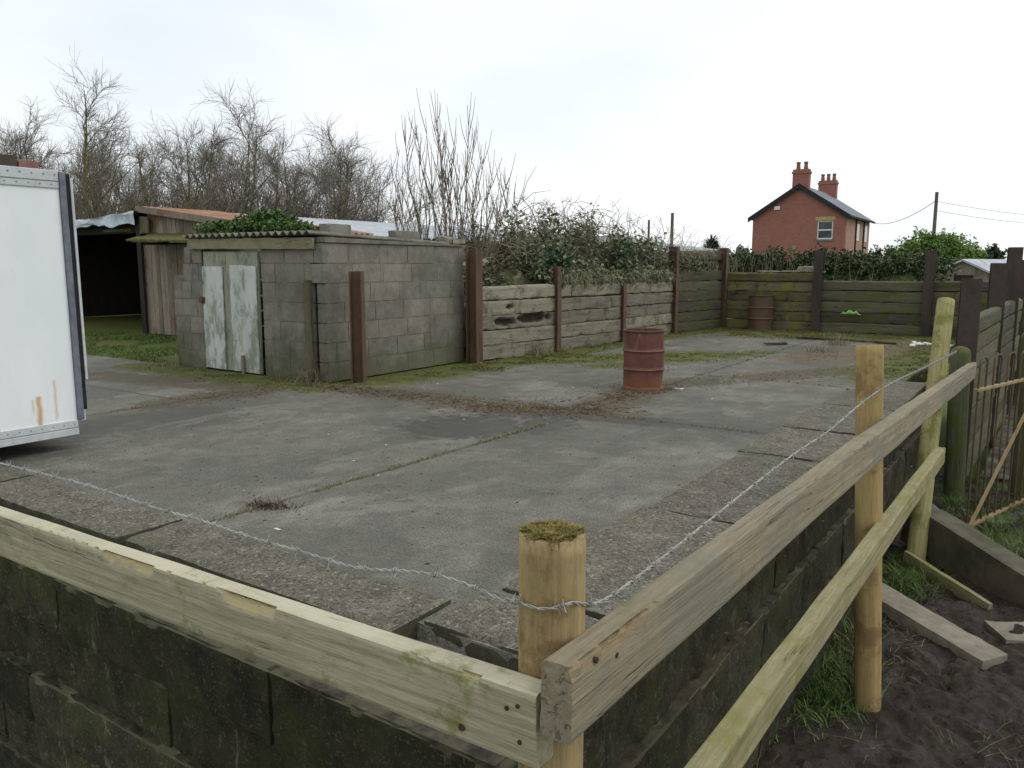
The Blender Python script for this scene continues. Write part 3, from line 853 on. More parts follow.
post3 = log('post', (-0.965, 8.25, MUD - 0.1), (-1.03, 9.75, 1.12), 0.088, M_post_green, fence, 28, 40, 9)
post1['label'] = 'thick pale corner post with a mossy top'
post2['label'] = 'clean orange pine post'
post3['label'] = 'leaning post green with algae'
# mossy cap on the corner post
n = 6000
a_ = NR.uniform(0, 2 * np.pi, n); r_ = np.sqrt(NR.random(n)) * 0.082
P_ = np.stack([r_ * np.cos(a_), r_ * np.sin(a_), np.full(n, 2.525) + 0.008 * np.cos(r_ * 18) - (r_ > 0.08) * NR.random(n) * 0.03], 1)
P_ = P_[np.array([mnoise.fractal(Vector((p[0] * 30, p[1] * 30, 2)), 1, 2, 3) > (-0.25 if math.hypot(p[0], p[1]) < .06 else 0.0) for p in P_])]
cap = np_mesh('moss_cap', blades(NR, P_, 0.013, 0.004, 1.4), 4, M_moss_yel, post1)
b = B()
vs = []; fs = []
for i in range(6):
    for k in range(28):
        a = 2 * math.pi * k / 28
        rr = (0.08 + 0.012 * mnoise.noise(Vector((math.cos(a) * 2.5, math.sin(a) * 2.5, 4)))) * (1 - i / 5.0) ** 0.6 if i < 5 else 0.0
        q = 0.006 * mnoise.noise(Vector((math.cos(a) * rr * 40, math.sin(a) * rr * 40, 2)))
        vs.append((rr * math.cos(a), rr * math.sin(a), 2.527 + 0.012 * (i / 5) + q * (1 if i else 0)))
for i in range(5):
    for k in range(28):
        p, q = i * 28 + k, i * 28 + (k + 1) % 28
        fs.append((p, q, q + 28, p + 28))
b.add(vs, fs); b.build('moss_cushion', M_moss_yel, post1, smooth=True)

def rail(name, pts, th, hh, mat, seed, chip=0.0, res=0.05, amp=0.003, chipspan=(0, 1)):
    """rectangular rail whose outer top edge follows pts (world); thickness goes to the +side, own local X axis along it"""
    pts = [Vector(p) for p in pts]
    A, E = pts[0], pts[-1]
    ln = (E - A).length
    d = (E - A).normalized()
    side = d.cross(Vector((0, 0, 1))).normalized()       # right-hand side looking along the rail
    upv = side.cross(d)
    ts = [(p - A).dot(d) for p in pts]
    sag = [(p - A).dot(upv) for p in pts]
    swy = [(p - A).dot(side) for p in pts]
    na = max(2, int(ln / res)); ny, nzn = 7, 15
    b = B(); idx = {}; vs = []; chipv = []
    def vert(i, j, k):
        if (i, j, k) in idx: return idx[(i, j, k)]
        x = ln * i / na; y = -th * (1 - j / ny); z = -hh + hh * k / nzn
        s_ = np.interp(x, ts, sag); w_ = np.interp(x, ts, swy)
        p = Vector((x, y, z))
        q = Vector((x * 1.2, y * 14, z * 14 + seed))
        g = mnoise.noise(Vector((x * 2.0 + seed, y * 40, z * 40))) * amp
        cv = 0
        if j == 0: p.y += -g
        if j == ny: p.y += g
        if k == 0: p.z -= g
        if k == nzn: p.z += g
        edge = (j in (0, ny)) and (k in (0, nzn))
        if edge:
            p.y += 0.003 if j == 0 else -0.003; p.z += 0.003 if k == 0 else -0.003
        if chip and j >= ny - 1 and k >= nzn - 3 and chipspan[0] <= i / na <= chipspan[1]:
            dpt = max(0.0, mnoise.noise(Vector((x * 2.1 + seed, 0.3, 1.7))) + 0.14 + 0.5 * mnoise.noise(Vector((x * 9 + seed, 2.3, 0.7))) + 0.45 * mnoise.noise(Vector((x * 31 + seed, 2.3, 0.7))))
            dpt = min(dpt, 0.5) * chip
            if j == ny and k == nzn: p.y -= dpt; p.z -= dpt * 0.5; cv = 1 if dpt > chip * .08 else 0
            elif j == ny: p.y -= dpt * {nzn - 1: 0.7, nzn - 2: 0.4, nzn - 3: 0.1}[k]; cv = 1 if dpt * {nzn - 1: 1.0, nzn - 2: 0.6, nzn - 3: 0.3}[k] > chip * .12 else 0
        idx[(i, j, k)] = len(vs); vs.append(p + Vector((0, w_, s_))); chipv.append(cv)
        return idx[(i, j, k)]
    fs = []
    N = (na, ny, nzn)
    for a, bb, k in ((0, 1, 2), (1, 2, 0), (2, 0, 1)):
        for sd in (0, N[k]):
            for i in range(N[a]):
                for j in range(N[bb]):
                    q = []
                    for di, dj in ((0, 0), (1, 0), (1, 1), (0, 1)):
                        t = [0, 0, 0]; t[a] = i + di; t[bb] = j + dj; t[k] = sd
                        q.append(vert(*t))
                    fs.append(tuple(q) if sd else tuple(q[::-1]))
    b.add(vs, fs)
    o = b.build(name, mat, fence)
    at = o.data.attributes.new('chip', 'FLOAT', 'POINT')
    at.data.foreach_set('value', chipv)
    # local axes: x along, y = -side... keep right handed: (d, -side... )
    Rm = Matrix((d, -side if False else side, upv if d.cross(side).dot(upv) > 0 else -upv)).transposed()
    if d.cross(side).dot(upv) < 0:
        # left handed: flip z in mesh so that it stays a rotation
        for v in o.data.vertices: v.co.z = -v.co.z
        o.data.flip_normals()
    o.rotation_euler = Rm.to_euler()
    o.location = A - FO
    return o
# left rail: seen from its outer (camera) side, so it runs from left to right with the outer side on the right
rl = rail('rail', [(-6.6, 1.50, 0.375), (-3.75, 1.50, 0.43), (-0.958, 1.50, 0.482)], 0.078, 0.193, M_rail, 3.3, chip=0.07, res=0.011, chipspan=(0.0, 0.97))
rl['label'] = 'pale upper rail on the left with a splintered top edge'
ru = rail('rail', [(-0.858, 1.50, 0.582), (-0.81, 4.85, 0.545), (-0.79, 11.1, 0.335)], 0.085, 0.19, M_rail_grey, 8.1, chip=0.035, res=0.02, chipspan=(0.0, 0.06))
ru['label'] = 'grey brown upper rail on the right'
rlo = rail('rail', [(-0.78, 1.2, -0.05), (-0.78, 2.83, -0.085), (-0.80, 8.5, -0.225)], 0.09, 0.15, M_lowrail, 5.7, res=0.05)
rlo['label'] = 'green tinged lower rail on the right'
def nailhead(rl, p, r=0.006, nrm=(0, -1, 0)):
    p = Vector(p); nn = Vector(nrm)
    B().tube([p - nn * 0.01, p + nn * 0.004], r, 8).build('nail', M_nail, fence, loc=-FO)
for q in ((507, 708), (518, 706), (520, 742)): nailhead(rl, atY(q[0], q[1], 1.50), 0.006)
nailhead(rl, atY(462, 727, 1.50), 0.010)
for q in ((616, 655), (596, 660)): nailhead(ru, atX(q[0], q[1], -0.857), 0.008, (1, 0, 0))
nailhead(rlo, atX(826, 616, -0.79), 0.01, (1, 0, 0))
# splintered stub of wood under the wire on the corner post
B().gbox(atd(561, 598, 1.985) - FO, (0.022, 0.012, 0.075), (0.006, 0.006, 0.008), 0.006, 40, 0.004, 3, (0, 0.1, YAW)).build('splinter', M_plug, fence)

# ------------------------------------------------------------------ barbed wire
wp = []
for q in ((-60, 448), (0, 463), (60, 478), (100, 489), (160, 509), (200, 520), (250, 537), (300, 551), (354, 567), (404, 571), (440, 576), (476, 588), (504, 601)):
    wp.append(atY(q[0], q[1], 1.555))
zw = atd(545, 609, 1.96).z
for (dx, dy, dz) in ((-0.07, -0.105, 0.005), (-0.03, -0.099, 0.002), (0.02, -0.096, 0.0), (0.058, -0.077, 0.004), (0.085, -0.045, 0.012)):
    wp.append(Vector((-1.018 + dx, 1.668 + dy, zw + dz)))
xr = lambda y: -0.945
for q, X_ in (((600, 602), -0.934), ((640, 575), -0.942), ((700, 528), -0.94), ((760, 480), -0.935), ((800, 450), -0.93), ((830, 430), -0.925), ((870, 397), -0.913), ((900, 379), -0.91), ((930, 365), -0.905), ((957, 351), -0.90)):
    wp.append(atX(q[0], q[1], X_))
def catmull(P, step=0.01):
    P = [P[0] * 2 - P[1]] + P + [P[-1] * 2 - P[-2]]
    o = []
    for i in range(1, len(P) - 2):
        a, b_, c, d = P[i - 1:i + 3]
        n = max(2, int((c - b_).length / step))
        for k in range(n):
            t = k / n
            o.append(0.5 * ((2 * b_) + (c - a) * t + (2 * a - 5 * b_ + 4 * c - d) * t * t + (3 * b_ - a - 3 * c + d) * t ** 3))
    o.append(P[-2]); return o
path = catmull(wp, 0.012)
bw = B()
s1, s2 = [], []
acc = 0.0; barbs = []; nextb = 0.05
for i, p in enumerate(path):
    d = (path[min(i + 1, len(path) - 1)] - path[max(i - 1, 0)]).normalized()
    u = d.orthogonal() if abs(d.z) > .99 else d.cross(Vector((0, 0, 1))).normalized()
    v = d.cross(u)
    if i: acc += (p - path[i - 1]).length
    a = acc * 2 * math.pi / 0.07
    o = (u * math.cos(a) + v * math.sin(a)) * 0.0027
    s1.append(p + o); s2.append(p - o)
    if acc > nextb:
        barbs.append((p.copy(), d.copy(), u.copy(), v.copy())); nextb += 0.135 + R.uniform(-0.012, 0.012)
bw.tube(s1, 0.0023, 5); bw.tube(s2, 0.0023, 5)
for p, d, u, v in barbs:
    hel = []
    for k in range(17):
        a = k / 16 * 2 * math.pi * 2
        hel.append(p + d * (k / 16 - .5) * 0.016 + (u * math.cos(a) + v * math.sin(a)) * 0.0068)
    bw.tube(hel, 0.0022, 4)
    for sg in (1, -1):
        for ph in (R.uniform(0, 3), R.uniform(3, 6)):
            t = u * math.cos(ph) + v * math.sin(ph)
            bw.tube([p + d * sg * .007 - t * .004, p + d * sg * 0.010 + t * 0.024], [0.0024, 0.0008], 4)
tag(bw.build('barbed_wire', M_wire, smooth=True), 'twisted barbed wire strung past the corner post above the rails', 'wire')

# ------------------------------------------------------------------ gate, gate posts, right edge
gp = log('gate_post', (-0.90, 11.0, MUD - 0.2), (-0.97, 11.0, 0.72), 0.115, M_post_dark, None, 24, 40, 2, domed=True)
tag(gp, 'dark green round topped gate post behind the leaning green post', 'gate post')
gp2 = log('gate_post', (-0.23, 11.6, MUD - 0.2), (-0.26, 11.6, 0.93), 0.13, M_post_dark, None, 24, 40, 4, domed=True)
tag(gp2, 'round topped gate post at the right edge past the iron gate', 'gate post')
ga = math.radians(90 - 17)
gate = thing('iron_gate', 'rusty iron hoop topped gate standing half open at the right edge', 'gate', (-0.66, 9.60, -1.36), ga)
HT = 1.90
def gbar(name, p0, p1, r, mat): return B().tube([p0, p1], r, 8).build(name, mat, gate, smooth=True)
for i in range(12):
    x0 = 0.03 + i * 0.37
    pts = [(x0, 0, 0.02), (x0, 0, HT - 0.06)] + [(x0 + 0.09 - 0.09 * math.cos(t), 0, HT - 0.06 + 0.06 * math.sin(t)) for t in [math.pi * k / 8 for k in range(1, 8)]] + [(x0 + 0.18, 0, HT - 0.06), (x0 + 0.18, 0, 0.02)]
    B().tube(pts, 0.0105, 7).build('hoop_bar', M_iron, gate, smooth=True)
B().box((2.22, 0, 1.56), (4.5, 0.055, 0.03)).build('top_rail', M_flat, gate, bevel=0.004)
B().box((2.22, 0, 0.06), (4.5, 0.055, 0.035)).build('bottom_rail', M_flat, gate, bevel=0.004)
B().box((0.80, -0.03, 0.72), (2.1, 0.012, 0.075), (0, -math.atan2(1.30, 1.55), 0)).build('diagonal_brace', M_flat, gate, bevel=0.003)

def hbeam(b, c, H, w=0.19, t=0.016, rz=0.0):
    """upright H-section; flanges across local x"""
    Rz = Matrix.Rotation(rz, 3, 'Z'); c = Vector(c)
    for off, sz in (((0, -w / 2 + t / 2), (w, t)), ((0, w / 2 - t / 2), (w, t)), ((0, 0), (t, w - 2 * t + 0.001))):
        b.box(c + Rz @ Vector((off[0], off[1], H / 2)), (sz[0], sz[1], H), Rz)
    return b

# ------------------------------------------------------------------ sleeper walls
def sleeper_run(wall, p0, p1, z0, n, hh, mat, seed, th=0.15, skip=(), res=0.09, gap=0.006, axis=None, rots=None):
    """n sleepers stacked from z0 between plan points p0 and p1, each one mesh with its own axis"""
    rr = random.Random(seed)
    p0, p1 = Vector((p0[0], p0[1], 0)), Vector((p1[0], p1[1], 0))
    d = p1 - p0; ln = d.length
    org = Vector(wall.location)
    for i in range(n):
        if i in skip: continue
        b = B()
        rag = 0.008 if i < n - 1 else 0.028
        loc = (p0 + p1) / 2 + Vector((0, 0, z0 + hh * (i + .5)))
        ang = math.atan2(d.y, d.x)
        if axis == 1:
            b.gbox((0, 0, 0), (th, ln - 0.02, hh - gap), (0.05, res, 0.03), 0.009, 4.0, rag, seed + i * 3.3); rot = ang - math.pi / 2
        else:
            b.gbox((0, 0, 0), (ln - 0.02, th, hh - gap), (res, 0.05, 0.03), 0.009, 4.0, rag, seed + i * 3.3); rot = ang
        o = b.build('sleeper', mat, wall, smooth=True)
        o.location = loc - org + Vector((rr.uniform(-.012, .012), rr.uniform(-.012, .012), rr.uniform(-.003, .003)))
        o.rotation_euler = (rr.uniform(-.01, .01), rr.uniform(-.006, .006), rot)
        if rots:
            cv = []
            for v in o.data.vertices:
                yy, zz = v.co.y + loc.y, v.co.z + loc.z
                f = 0.0
                for (cy, cz, ly, lz) in rots:
                    e = ((yy - cy) / ly) ** 2 + ((zz - cz) / lz) ** 2
                    f = max(f, 1.25 - e + 0.7 * mnoise.fractal(Vector((yy * 7, zz * 12, 4)), 1, 2, 3))
                f = max(0.0, min(1.0, f * 2.0)) if v.co.x > 0 else 0.0
                v.co.x -= 0.085 * f; cv.append(f)
            at_ = o.data.attributes.new('chip', 'FLOAT', 'POINT'); at_.data.foreach_set('value', cv)
LW = [(-7.50, 9.92), (-7.26, 11.95), (-7.12, 14.2), (-7.08, 16.62), (-6.72, 18.72)]
sw = thing('sleeper_wall', 'pale weathered sleeper wall with rusty posts along the left of the yard', 'wall', (-7.2, 14, 0))
for i in range(4):
    n, hh = ((5, 0.235), (5, 0.232), (5, 0.23), (8, 0.228))[i]
    sleeper_run(sw, (LW[i][0] - 0.06, LW[i][1]), (LW[i + 1][0] - 0.06, LW[i + 1][1]), 0.0, n, hh, M_sleeper if i < 3 else M_sleeper_dark, 10 + i * 9, axis=1 if i < 3 else None, res=0.035 if i == 0 else 0.08, rots=((10.6, 0.58, .26, .055), (11.35, 0.62, .42, .075), (10.75, 0.83, .10, .03)) if i == 0 else None, skip=() if i < 3 else (6,))
for i, (p, top) in enumerate(zip(LW, (1.74, 1.48, 1.12, 1.90, 1.90))):
    hbeam(B(), (p[0] + 7.2, p[1] - 14, -0.02), top + .02, 0.19 if i in (0, 3, 4) else 0.15, 0.018, math.radians(-84)).build('steel_post', M_rsj, sw)
BWp = [(-6.78, 18.85), (-4.56, 18.9), (-2.33, 18.9), (-0.5, 18.9)]
sb = thing('sleeper_wall', 'dark mossy sleeper wall across the far end of the yard', 'wall', (-3.5, 18.9, 0))
for i in range(3):
    n, hh = ((6, 0.222), (5, 0.232), (5, 0.235))[i]
    sleeper_run(sb, (BWp[i][0], BWp[i][1] + 0.08), (BWp[i + 1][0], BWp[i + 1][1] + 0.08), 0.0, n, hh, M_sleeper_moss if i == 0 else M_sleeper_dark, 60 + i * 7)
for i, top in ((1, 1.83), (2, 1.80)):
    hbeam(B(), (BWp[i][0] + 3.5, BWp[i][1] - 18.9 - 0.04, -0.02), top + .02, 0.19, 0.018, 0).build('steel_post', M_rsj_dark, sb)
o = B().gbox((0, 0, 0), (1.5, 0.12, 0.05), (0.06, 0.04, 0.02), 0.03, 5, 0.02, 4).build('rotten_top', M_sleeper, sb, smooth=True)
o.location = (-1.7, 0.05, 1.345)
o = B().gbox((0, 0, 0), (0.5, 0.12, 0.14), (0.06, 0.04, 0.03), 0.02, 5, 0.02, 14).build('rotten_top', M_conc, sb, smooth=True)
o.location = (-1.33, 0.1, 1.40)

RWp = [(-0.95, 11.5), (-0.86, 14.75), (-0.78, 17.4), (-0.74, 18.8)]
sr = thing('sleeper_wall', 'grey sleeper wall with tall dark posts along the right behind the gate', 'wall', (-0.85, 15, -1.3))
for i in range(3):
    n = (9, 9, 9)[i]
    sleeper_run(sr, (RWp[i][0] + .02, RWp[i][1]), (RWp[i + 1][0] + .02, RWp[i + 1][1]), -1.3, n, 0.24, M_sleeper_dark, 90 + i * 5)
for i, (p, top) in enumerate(zip(RWp, (1.33, 1.53, 1.82, 1.6))):
    hbeam(B(), (p[0] + .85, p[1] - 15, -0.1), top + 1.4, 0.22, 0.018, math.radians(10)).build('steel_post', M_rsj_dark, sr)

# ------------------------------------------------------------------ block shed
shed = thing('block_shed', 'grey concrete block shed with flaking white door and corrugated roof', 'shed', (-9.6, 8.4, 0))
SO = Vector((-9.6, 8.4, 0))
SX0, SX1, SY0, SY1 = -10.95, -7.72, 7.06, 9.95
DX0, DX1 = -10.20, -8.95
b = B()
CH = 0.2545
for i in range(7):
    z0 = i * CH
    left = SX0 + (0, 0, 0.02, 0.0, 0.02, 0.26, 0.5)[i]
    sd = 200 + i * 2
    for (x0, x1, seed) in ((left, DX0 - 0.03, sd), (DX1 + 0.03, SX1 - (0.22 if i < 5 else 0.0), sd + 1)):
        block_course(b, x0, x1, SY0, SY0 + 0.16, z0, z0 + CH, 'x', 0.56, seed, gap=0.010, jit=0.003, rough=0.0025, res=0.08, chip=0.003, ragged=0.02)
    block_course(b, SX1 - 0.16, SX1, SY0 + 0.03, SY1, z0, z0 + CH, 'y', 0.58, sd + 50, gap=0.010, jit=0.003, rough=0.0025, res=0.08, chip=0.003, ragged=0.02)
    block_course(b, SX0 + 0.2, SX1 - .2, SY1 - 0.16, SY1, z0, z0 + CH, 'x', 0.46, sd + 90, res=0.2)
    block_course(b, SX0, SX0 + 0.16, SY0 + .2, SY1, z0, z0 + CH, 'y', 0.46, sd + 130, res=0.2)
for v in range(len(b.v)): b.v[v] = tuple(b.v[v][q] - SO[q] for q in range(3))
b.build('blocks', M_sblock, shed, smooth=True)
for p0_, p1_ in (((SX0 + .03, SY0 + 0.007, 0), (DX0 - 0.035, SY0 + 0.14, 1.35)), ((DX1 + 0.035, SY0 + 0.007, 0), (SX1 - 0.24, SY0 + 0.14, 1.8)), ((SX1 - 0.145, SY0 + 0.05, 0), (SX1 - 0.007, SY1 - .02, 1.778))):
    B().b2(Vector(p0_) - SO, Vector(p1_) - SO).build('mortar', M_smortar, shed)
# door: two painted boards either side of a bare one, hanging slightly askew
door = B().b2((0.02, 0.02, 0.0), (1.21, 0.05, 1.66)).build('door', M_doorbare, shed)
door.location = Vector((DX0, SY0 - 0.035, 0.03)) - SO
door.rotation_euler = (0, math.radians(0.7), 0)
b = B(); b.gbox((0.24, 0.0, 0.73), (0.46, 0.025, 1.46), (0.06, 0.02, 0.06), 0.003, 4, 0.006, 3); b.gbox((0.92, 0.0, 0.74), (0.56, 0.025, 1.48), (0.06, 0.02, 0.06), 0.003, 4, 0.006, 8)
b.build('painted_panel', M_door, door, smooth=False)
b = B(); b.b2((-0.04, -0.03, 0.93), (0.06, 0.0, 1.02)); b.tube([(0.0, -0.05, 0.97), (0.0, -0.02, 0.97)], 0.045, 10); b.build('hasp', M_rsj, door)
B().b2((0.86, -0.045, -0.02), (0.91, -0.015, 0.24)).build('prop', M_boards, door)
f = B().gbox((0, 0, 0), (2.62, 0.06, 0.15), (0.1, 0.03, 0.04), 0.006, 4, 0.008, 6).build('fascia_board', M_fascia, shed, smooth=True)
f.location = Vector((-9.14, SY0 - 0.045, 1.785)) - SO; f.rotation_euler = (0, math.radians(0.6), 0)
# corner: post stub and dark slot
B().gbox((0, 0, 0), (0.10, 0.08, 1.30), (0.04, 0.04, 0.08), 0.006, 4, 0.01, 5).build('corner_batten', M_batten, shed, loc=Vector((-7.985, SY0 - 0.03, 0.66)) - SO)
B().b2(Vector((-7.95, SY0 + 0.06, 0)) - SO, Vector((SX1 - 0.17, SY0 + 0.10, 1.30)) - SO).build('corner_recess', M_darkwood, shed)
def corrugated(x0, x1, y0, y1, zf, pitch, amp, along='y', th=0.012):
    """corrugated sheet; ridges run along 'along'"""
    b = B(); vs = []; fs = []
    if along == 'y':
        n = int((x1 - x0) / pitch * 8); us = [x0 + (x1 - x0) * i / n for i in range(n + 1)]; ws = [y0, (y0 + y1) / 2, y1]
        pos = lambda u, w_: (u, w_)
    else:
        n = int((y1 - y0) / pitch * 8); us = [y0 + (y1 - y0) * i / n for i in range(n + 1)]; ws = [x0 + (x1 - x0) * k / 6 for k in range(7)]
        pos = lambda u, w_: (w_, u)
    m_ = len(ws)
    for lay in (0, th):
        for u in us:
            for w_ in ws:
                x, y = pos(u, w_)
                vs.append((x, y, zf(x, y) + amp * math.sin(2 * math.pi * u / pitch) + lay))
    N = (n + 1) * m_
    for i in range(n):
        for k in range(m_ - 1):
            q = (i * m_ + k, (i + 1) * m_ + k, (i + 1) * m_ + k + 1, i * m_ + k + 1)
            fs.append(q[::-1]); fs.append(tuple(x + N for x in q))
        for k in (0, m_ - 1):
            q = (i * m_ + k, (i + 1) * m_ + k); fs.append((q[0], q[1], q[1] + N, q[0] + N))
    return b.add(vs, fs)
b = corrugated(-10.45, -7.80, 6.92, 10.0, lambda x, y: 1.895 - (y - 7) * 0.03, 0.146, 0.026)
for v in range(len(b.v)): b.v[v] = tuple(b.v[v][q] - SO[q] for q in range(3))
b.build('roof', M_asbestos, shed, smooth=True)
B().prism([Vector((SX1 - .22, SY0 + .02, 1.783)) - SO, Vector((SX1 - .22, SY1 + .05, 1.783)) - SO, Vector((SX1 - .22, SY1 + .05, 1.80)) - SO, Vector((SX1 - .22, SY0 + .02, 1.85)) - SO], (0.245, 0, 0)).build('wall_cap', M_smortar, shed)

# loose blocks on top of the side wall
for (q, sz, lab, rz) in (((335, 230), (0.2, 0.42, 0.19), 'grey block on the shed wall top nearest the door corner', 0.1), ((404, 237), (0.2, 0.45, 0.17), 'grey block midway along the shed wall top beside the shoots', -0.15)):
    p = atX(q[0], q[1], -7.95)
    o = B().gbox((0, 0, 0), sz, (0.05, 0.05, 0.05), 0.006, 6, 0.012, q[0]).build('loose_block', M_sblock, smooth=True, loc=(p.x, p.y, 1.85 - (p.y - 7) * .017 + sz[2] / 2)); o.rotation_euler = (0, 0, rz)
    tag(o, lab, 'block', 'loose blocks on the shed wall')
p = atX(452, 243, -7.9)
o = B().gbox((0, 0, 0), (0.3, 0.34, 0.12), (0.03, 0.03, 0.03), 0.04, 5, 0.03, 77).build('stone', M_conc, smooth=True, loc=(p.x, p.y, 1.86)); tag(o, 'rounded pale stone on the far end of the shed wall top', 'stone')

sp = thing('steel_post', 'rusty brown steel post standing free in front of the shed side wall', 'post', (-7.44, 7.36, 0))
hbeam(B(), (0, 0, -0.02), 1.44, 0.16, 0.016, math.radians(-60)).build('girder', M_rsj, sp)

# ------------------------------------------------------------------ barn behind
barn = thing('barn', 'low old barn with grey boards, rusty roof and black open bay', 'barn', (-16.5, 14, 0))
BO = Vector((-16.5, 14, 0))
ridge = lambda x: 2.72 - 0.125 * (x + 16.5)
GY = 10.1
b = B()
x = -16.5
rr = random.Random(5)
while x < -12.0:
    wd = rr.uniform(0.11, 0.17)
    zt_ = ridge(x + wd / 2) - 0.05
    b.b2(Vector((x, GY + rr.uniform(0, .015), 2.02)) - BO, Vector((x + wd - 0.008, GY + 0.03, zt_)) - BO)
    x += wd
b.build('gable_boards', M_boards, barn)
b = B(); x = -16.75
while x < -12.0:
    wd = rr.uniform(0.11, 0.17)
    b.b2(Vector((x, GY - 0.02 + rr.uniform(0, .015), 0.0)) - BO, Vector((x + wd - 0.008, GY + 0.02, 1.93)) - BO)
    x += wd
b.build('wall_boards', M_boards, barn)
o = B().gbox((0, 0, 0), (3.9, 0.75, 0.07), (0.08, 0.05, 0.035), 0.012, 5, 0.012, 3).build('mossy_ledge', M_moss, barn, smooth=True, loc=Vector((-14.35, GY - 0.26, 2.04)) - BO)
o.rotation_euler = (math.radians(12), math.radians(1.3), 0)
b = corrugated(-16.6, -11.5, GY - 0.15, 11.9, lambda x, y: ridge(x), 0.16, 0.02, 'x'); 
for v in range(len(b.v)): b.v[v] = tuple(b.v[v][q] - BO[q] for q in range(3))
b.build('rusty_roof', M_rustroof, barn, smooth=True)
b = corrugated(-16.6, -11.4, 11.8, 32, lambda x, y: ridge(x) - 0.03, 0.16, 0.02, 'x')
for v in range(len(b.v)): b.v[v] = tuple(b.v[v][q] - BO[q] for q in range(3))
b.build('pale_roof', M_galv, barn, smooth=True)
B().prism([Vector((-16.62, GY - 0.17, ridge(-16.6) - 0.10)) - BO, Vector((-11.5, GY - 0.17, ridge(-11.5) - 0.10)) - BO, Vector((-11.5, GY - 0.17, ridge(-11.5) + 0.03)) - BO, Vector((-16.62, GY - 0.17, ridge(-16.6) + 0.03)) - BO], (0, 0.03, 0)).build('verge_board', M_boards, barn)
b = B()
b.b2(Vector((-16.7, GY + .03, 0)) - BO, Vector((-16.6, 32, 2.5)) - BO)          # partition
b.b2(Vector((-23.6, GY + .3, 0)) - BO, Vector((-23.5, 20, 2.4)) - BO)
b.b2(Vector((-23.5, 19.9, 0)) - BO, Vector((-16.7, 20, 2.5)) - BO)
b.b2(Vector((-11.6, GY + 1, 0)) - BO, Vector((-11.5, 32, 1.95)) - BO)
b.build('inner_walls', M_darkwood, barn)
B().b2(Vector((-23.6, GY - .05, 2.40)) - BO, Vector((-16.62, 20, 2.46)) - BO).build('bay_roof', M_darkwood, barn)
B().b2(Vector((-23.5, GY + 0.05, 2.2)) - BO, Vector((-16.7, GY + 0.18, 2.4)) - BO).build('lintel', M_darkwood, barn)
B().b2(Vector((-16.82, GY - 0.08, 0)) - BO, Vector((-16.66, GY + 0.03, 2.5)) - BO).build('door_post', M_darkwood, barn)
B().b2(Vector((-18.3, GY + 0.02, 2.24)) - BO, Vector((-17.2, GY + 0.045, 2.30)) - BO).build('batten', M_batten, barn)
B().gbox((0, 0, 0), (0.34, 0.06, 0.36), (0.06, 0.03, 0.06), 0.01, 5, 0.01, 2).build('patch_board', M_batten, barn, loc=Vector((-16.45, GY - 0.1, 2.35)) - BO)
# tarpaulin over the bay roof
b = B(); vs = []; fs = []
nx, ny = 60, 24
for lay in (0.0, 0.012):
    for j in range(ny + 1):
        for i in range(nx + 1):
            x = -23.7 + 7.15 * i / nx; t = j / ny
            hang = t < 0.22
            y = GY - 0.22 + (0.0 if hang else (t - .22) * 5)
            z = (2.36 + 0.15 * (t / .22)) if hang else 2.515
            k = mnoise.fractal(Vector((x * 1.4, t * 5, 3)), 1, 2, 3)
            zz = z + 0.05 * k + (0.13 * max(0, (x + 18.6) / 2) if t > 0.1 else 0) + (0.06 * mnoise.noise(Vector((x * 2.5, 1, 0))) if t < 0.05 else 0)
            vs.append((x, y + 0.06 * k - (0.04 if hang else 0), zz + lay))
N = (nx + 1) * (ny + 1)
for j in range(ny):
    for i in range(nx):
        q = (j * (nx + 1) + i, j * (nx + 1) + i + 1, (j + 1) * (nx + 1) + i + 1, (j + 1) * (nx + 1) + i)
        fs.append(q); fs.append(tuple(x + N for x in q[::-1]))
b.add(vs, fs)
tag(b.build('tarpaulin', M_tarp, smooth=True), 'pale blue tarpaulin draped over the roof of the black barn bay', 'tarpaulin')

# ------------------------------------------------------------------ white box body on the left
tx, ty = -6.6, 3.35
tr = thing('box_trailer', 'white lorry box body with rust streaks cut off by the left edge', 'trailer', (tx, ty, 0))
TZ0, TZ1 = 0.12, 2.235
B().b2((-2.4, -3.6, TZ0 + .12), (-0.012, -0.03, TZ1 - 0.14)).build('side_panel', M_trailer, tr, loc=(0, 0, 0))
B().b2((-2.4, -3.6, TZ1 - 0.14), (0.0, -0.03, TZ1)).build('top_rail', M_trim, tr, bevel=0.006)
B().b2((-2.38, -3.6, TZ1 - 0.085), (0.004, -0.028, TZ1 - 0.08)).build('trim_lip', M_trimdark, tr)
B().b2((-2.4, -3.6, TZ0 + 0.06), (0.0, -0.03, TZ0 + .12)).build('bottom_rail', M_trim, tr, bevel=0.004)
B().b2((-2.4, -3.6, TZ0), (0.006, -0.03, TZ0 + .056)).build('sill_rail', M_trim, tr, bevel=0.004)
B().b2((-0.05, -0.028, TZ0 + .12), (0.01, 0.02, TZ1 - .01)).build('corner_post', M_trimdark, tr, bevel=0.004)
B().b2((-0.03, 0.022, TZ0 + .2), (0.006, 0.05, TZ1 - .02)).build('seal', M_black, tr)
B().b2((-2.36, 0.022, TZ0 + .1), (-0.045, 0.06, TZ1 - .08)).build('rear_door', M_trim, tr, bevel=0.004)
B().b2((-0.02, 0.052, TZ0 + .45), (0.016, 0.07, TZ1 - .05)).build('door_edge', M_trim, tr)
for yy in (-0.62, -1.8, -3.0):
    B().b2((-0.013, yy - 0.004, TZ0 + .12), (-0.009, yy + 0.004, TZ1 - .14)).build('panel_seam', M_trim, tr)
rv = B()
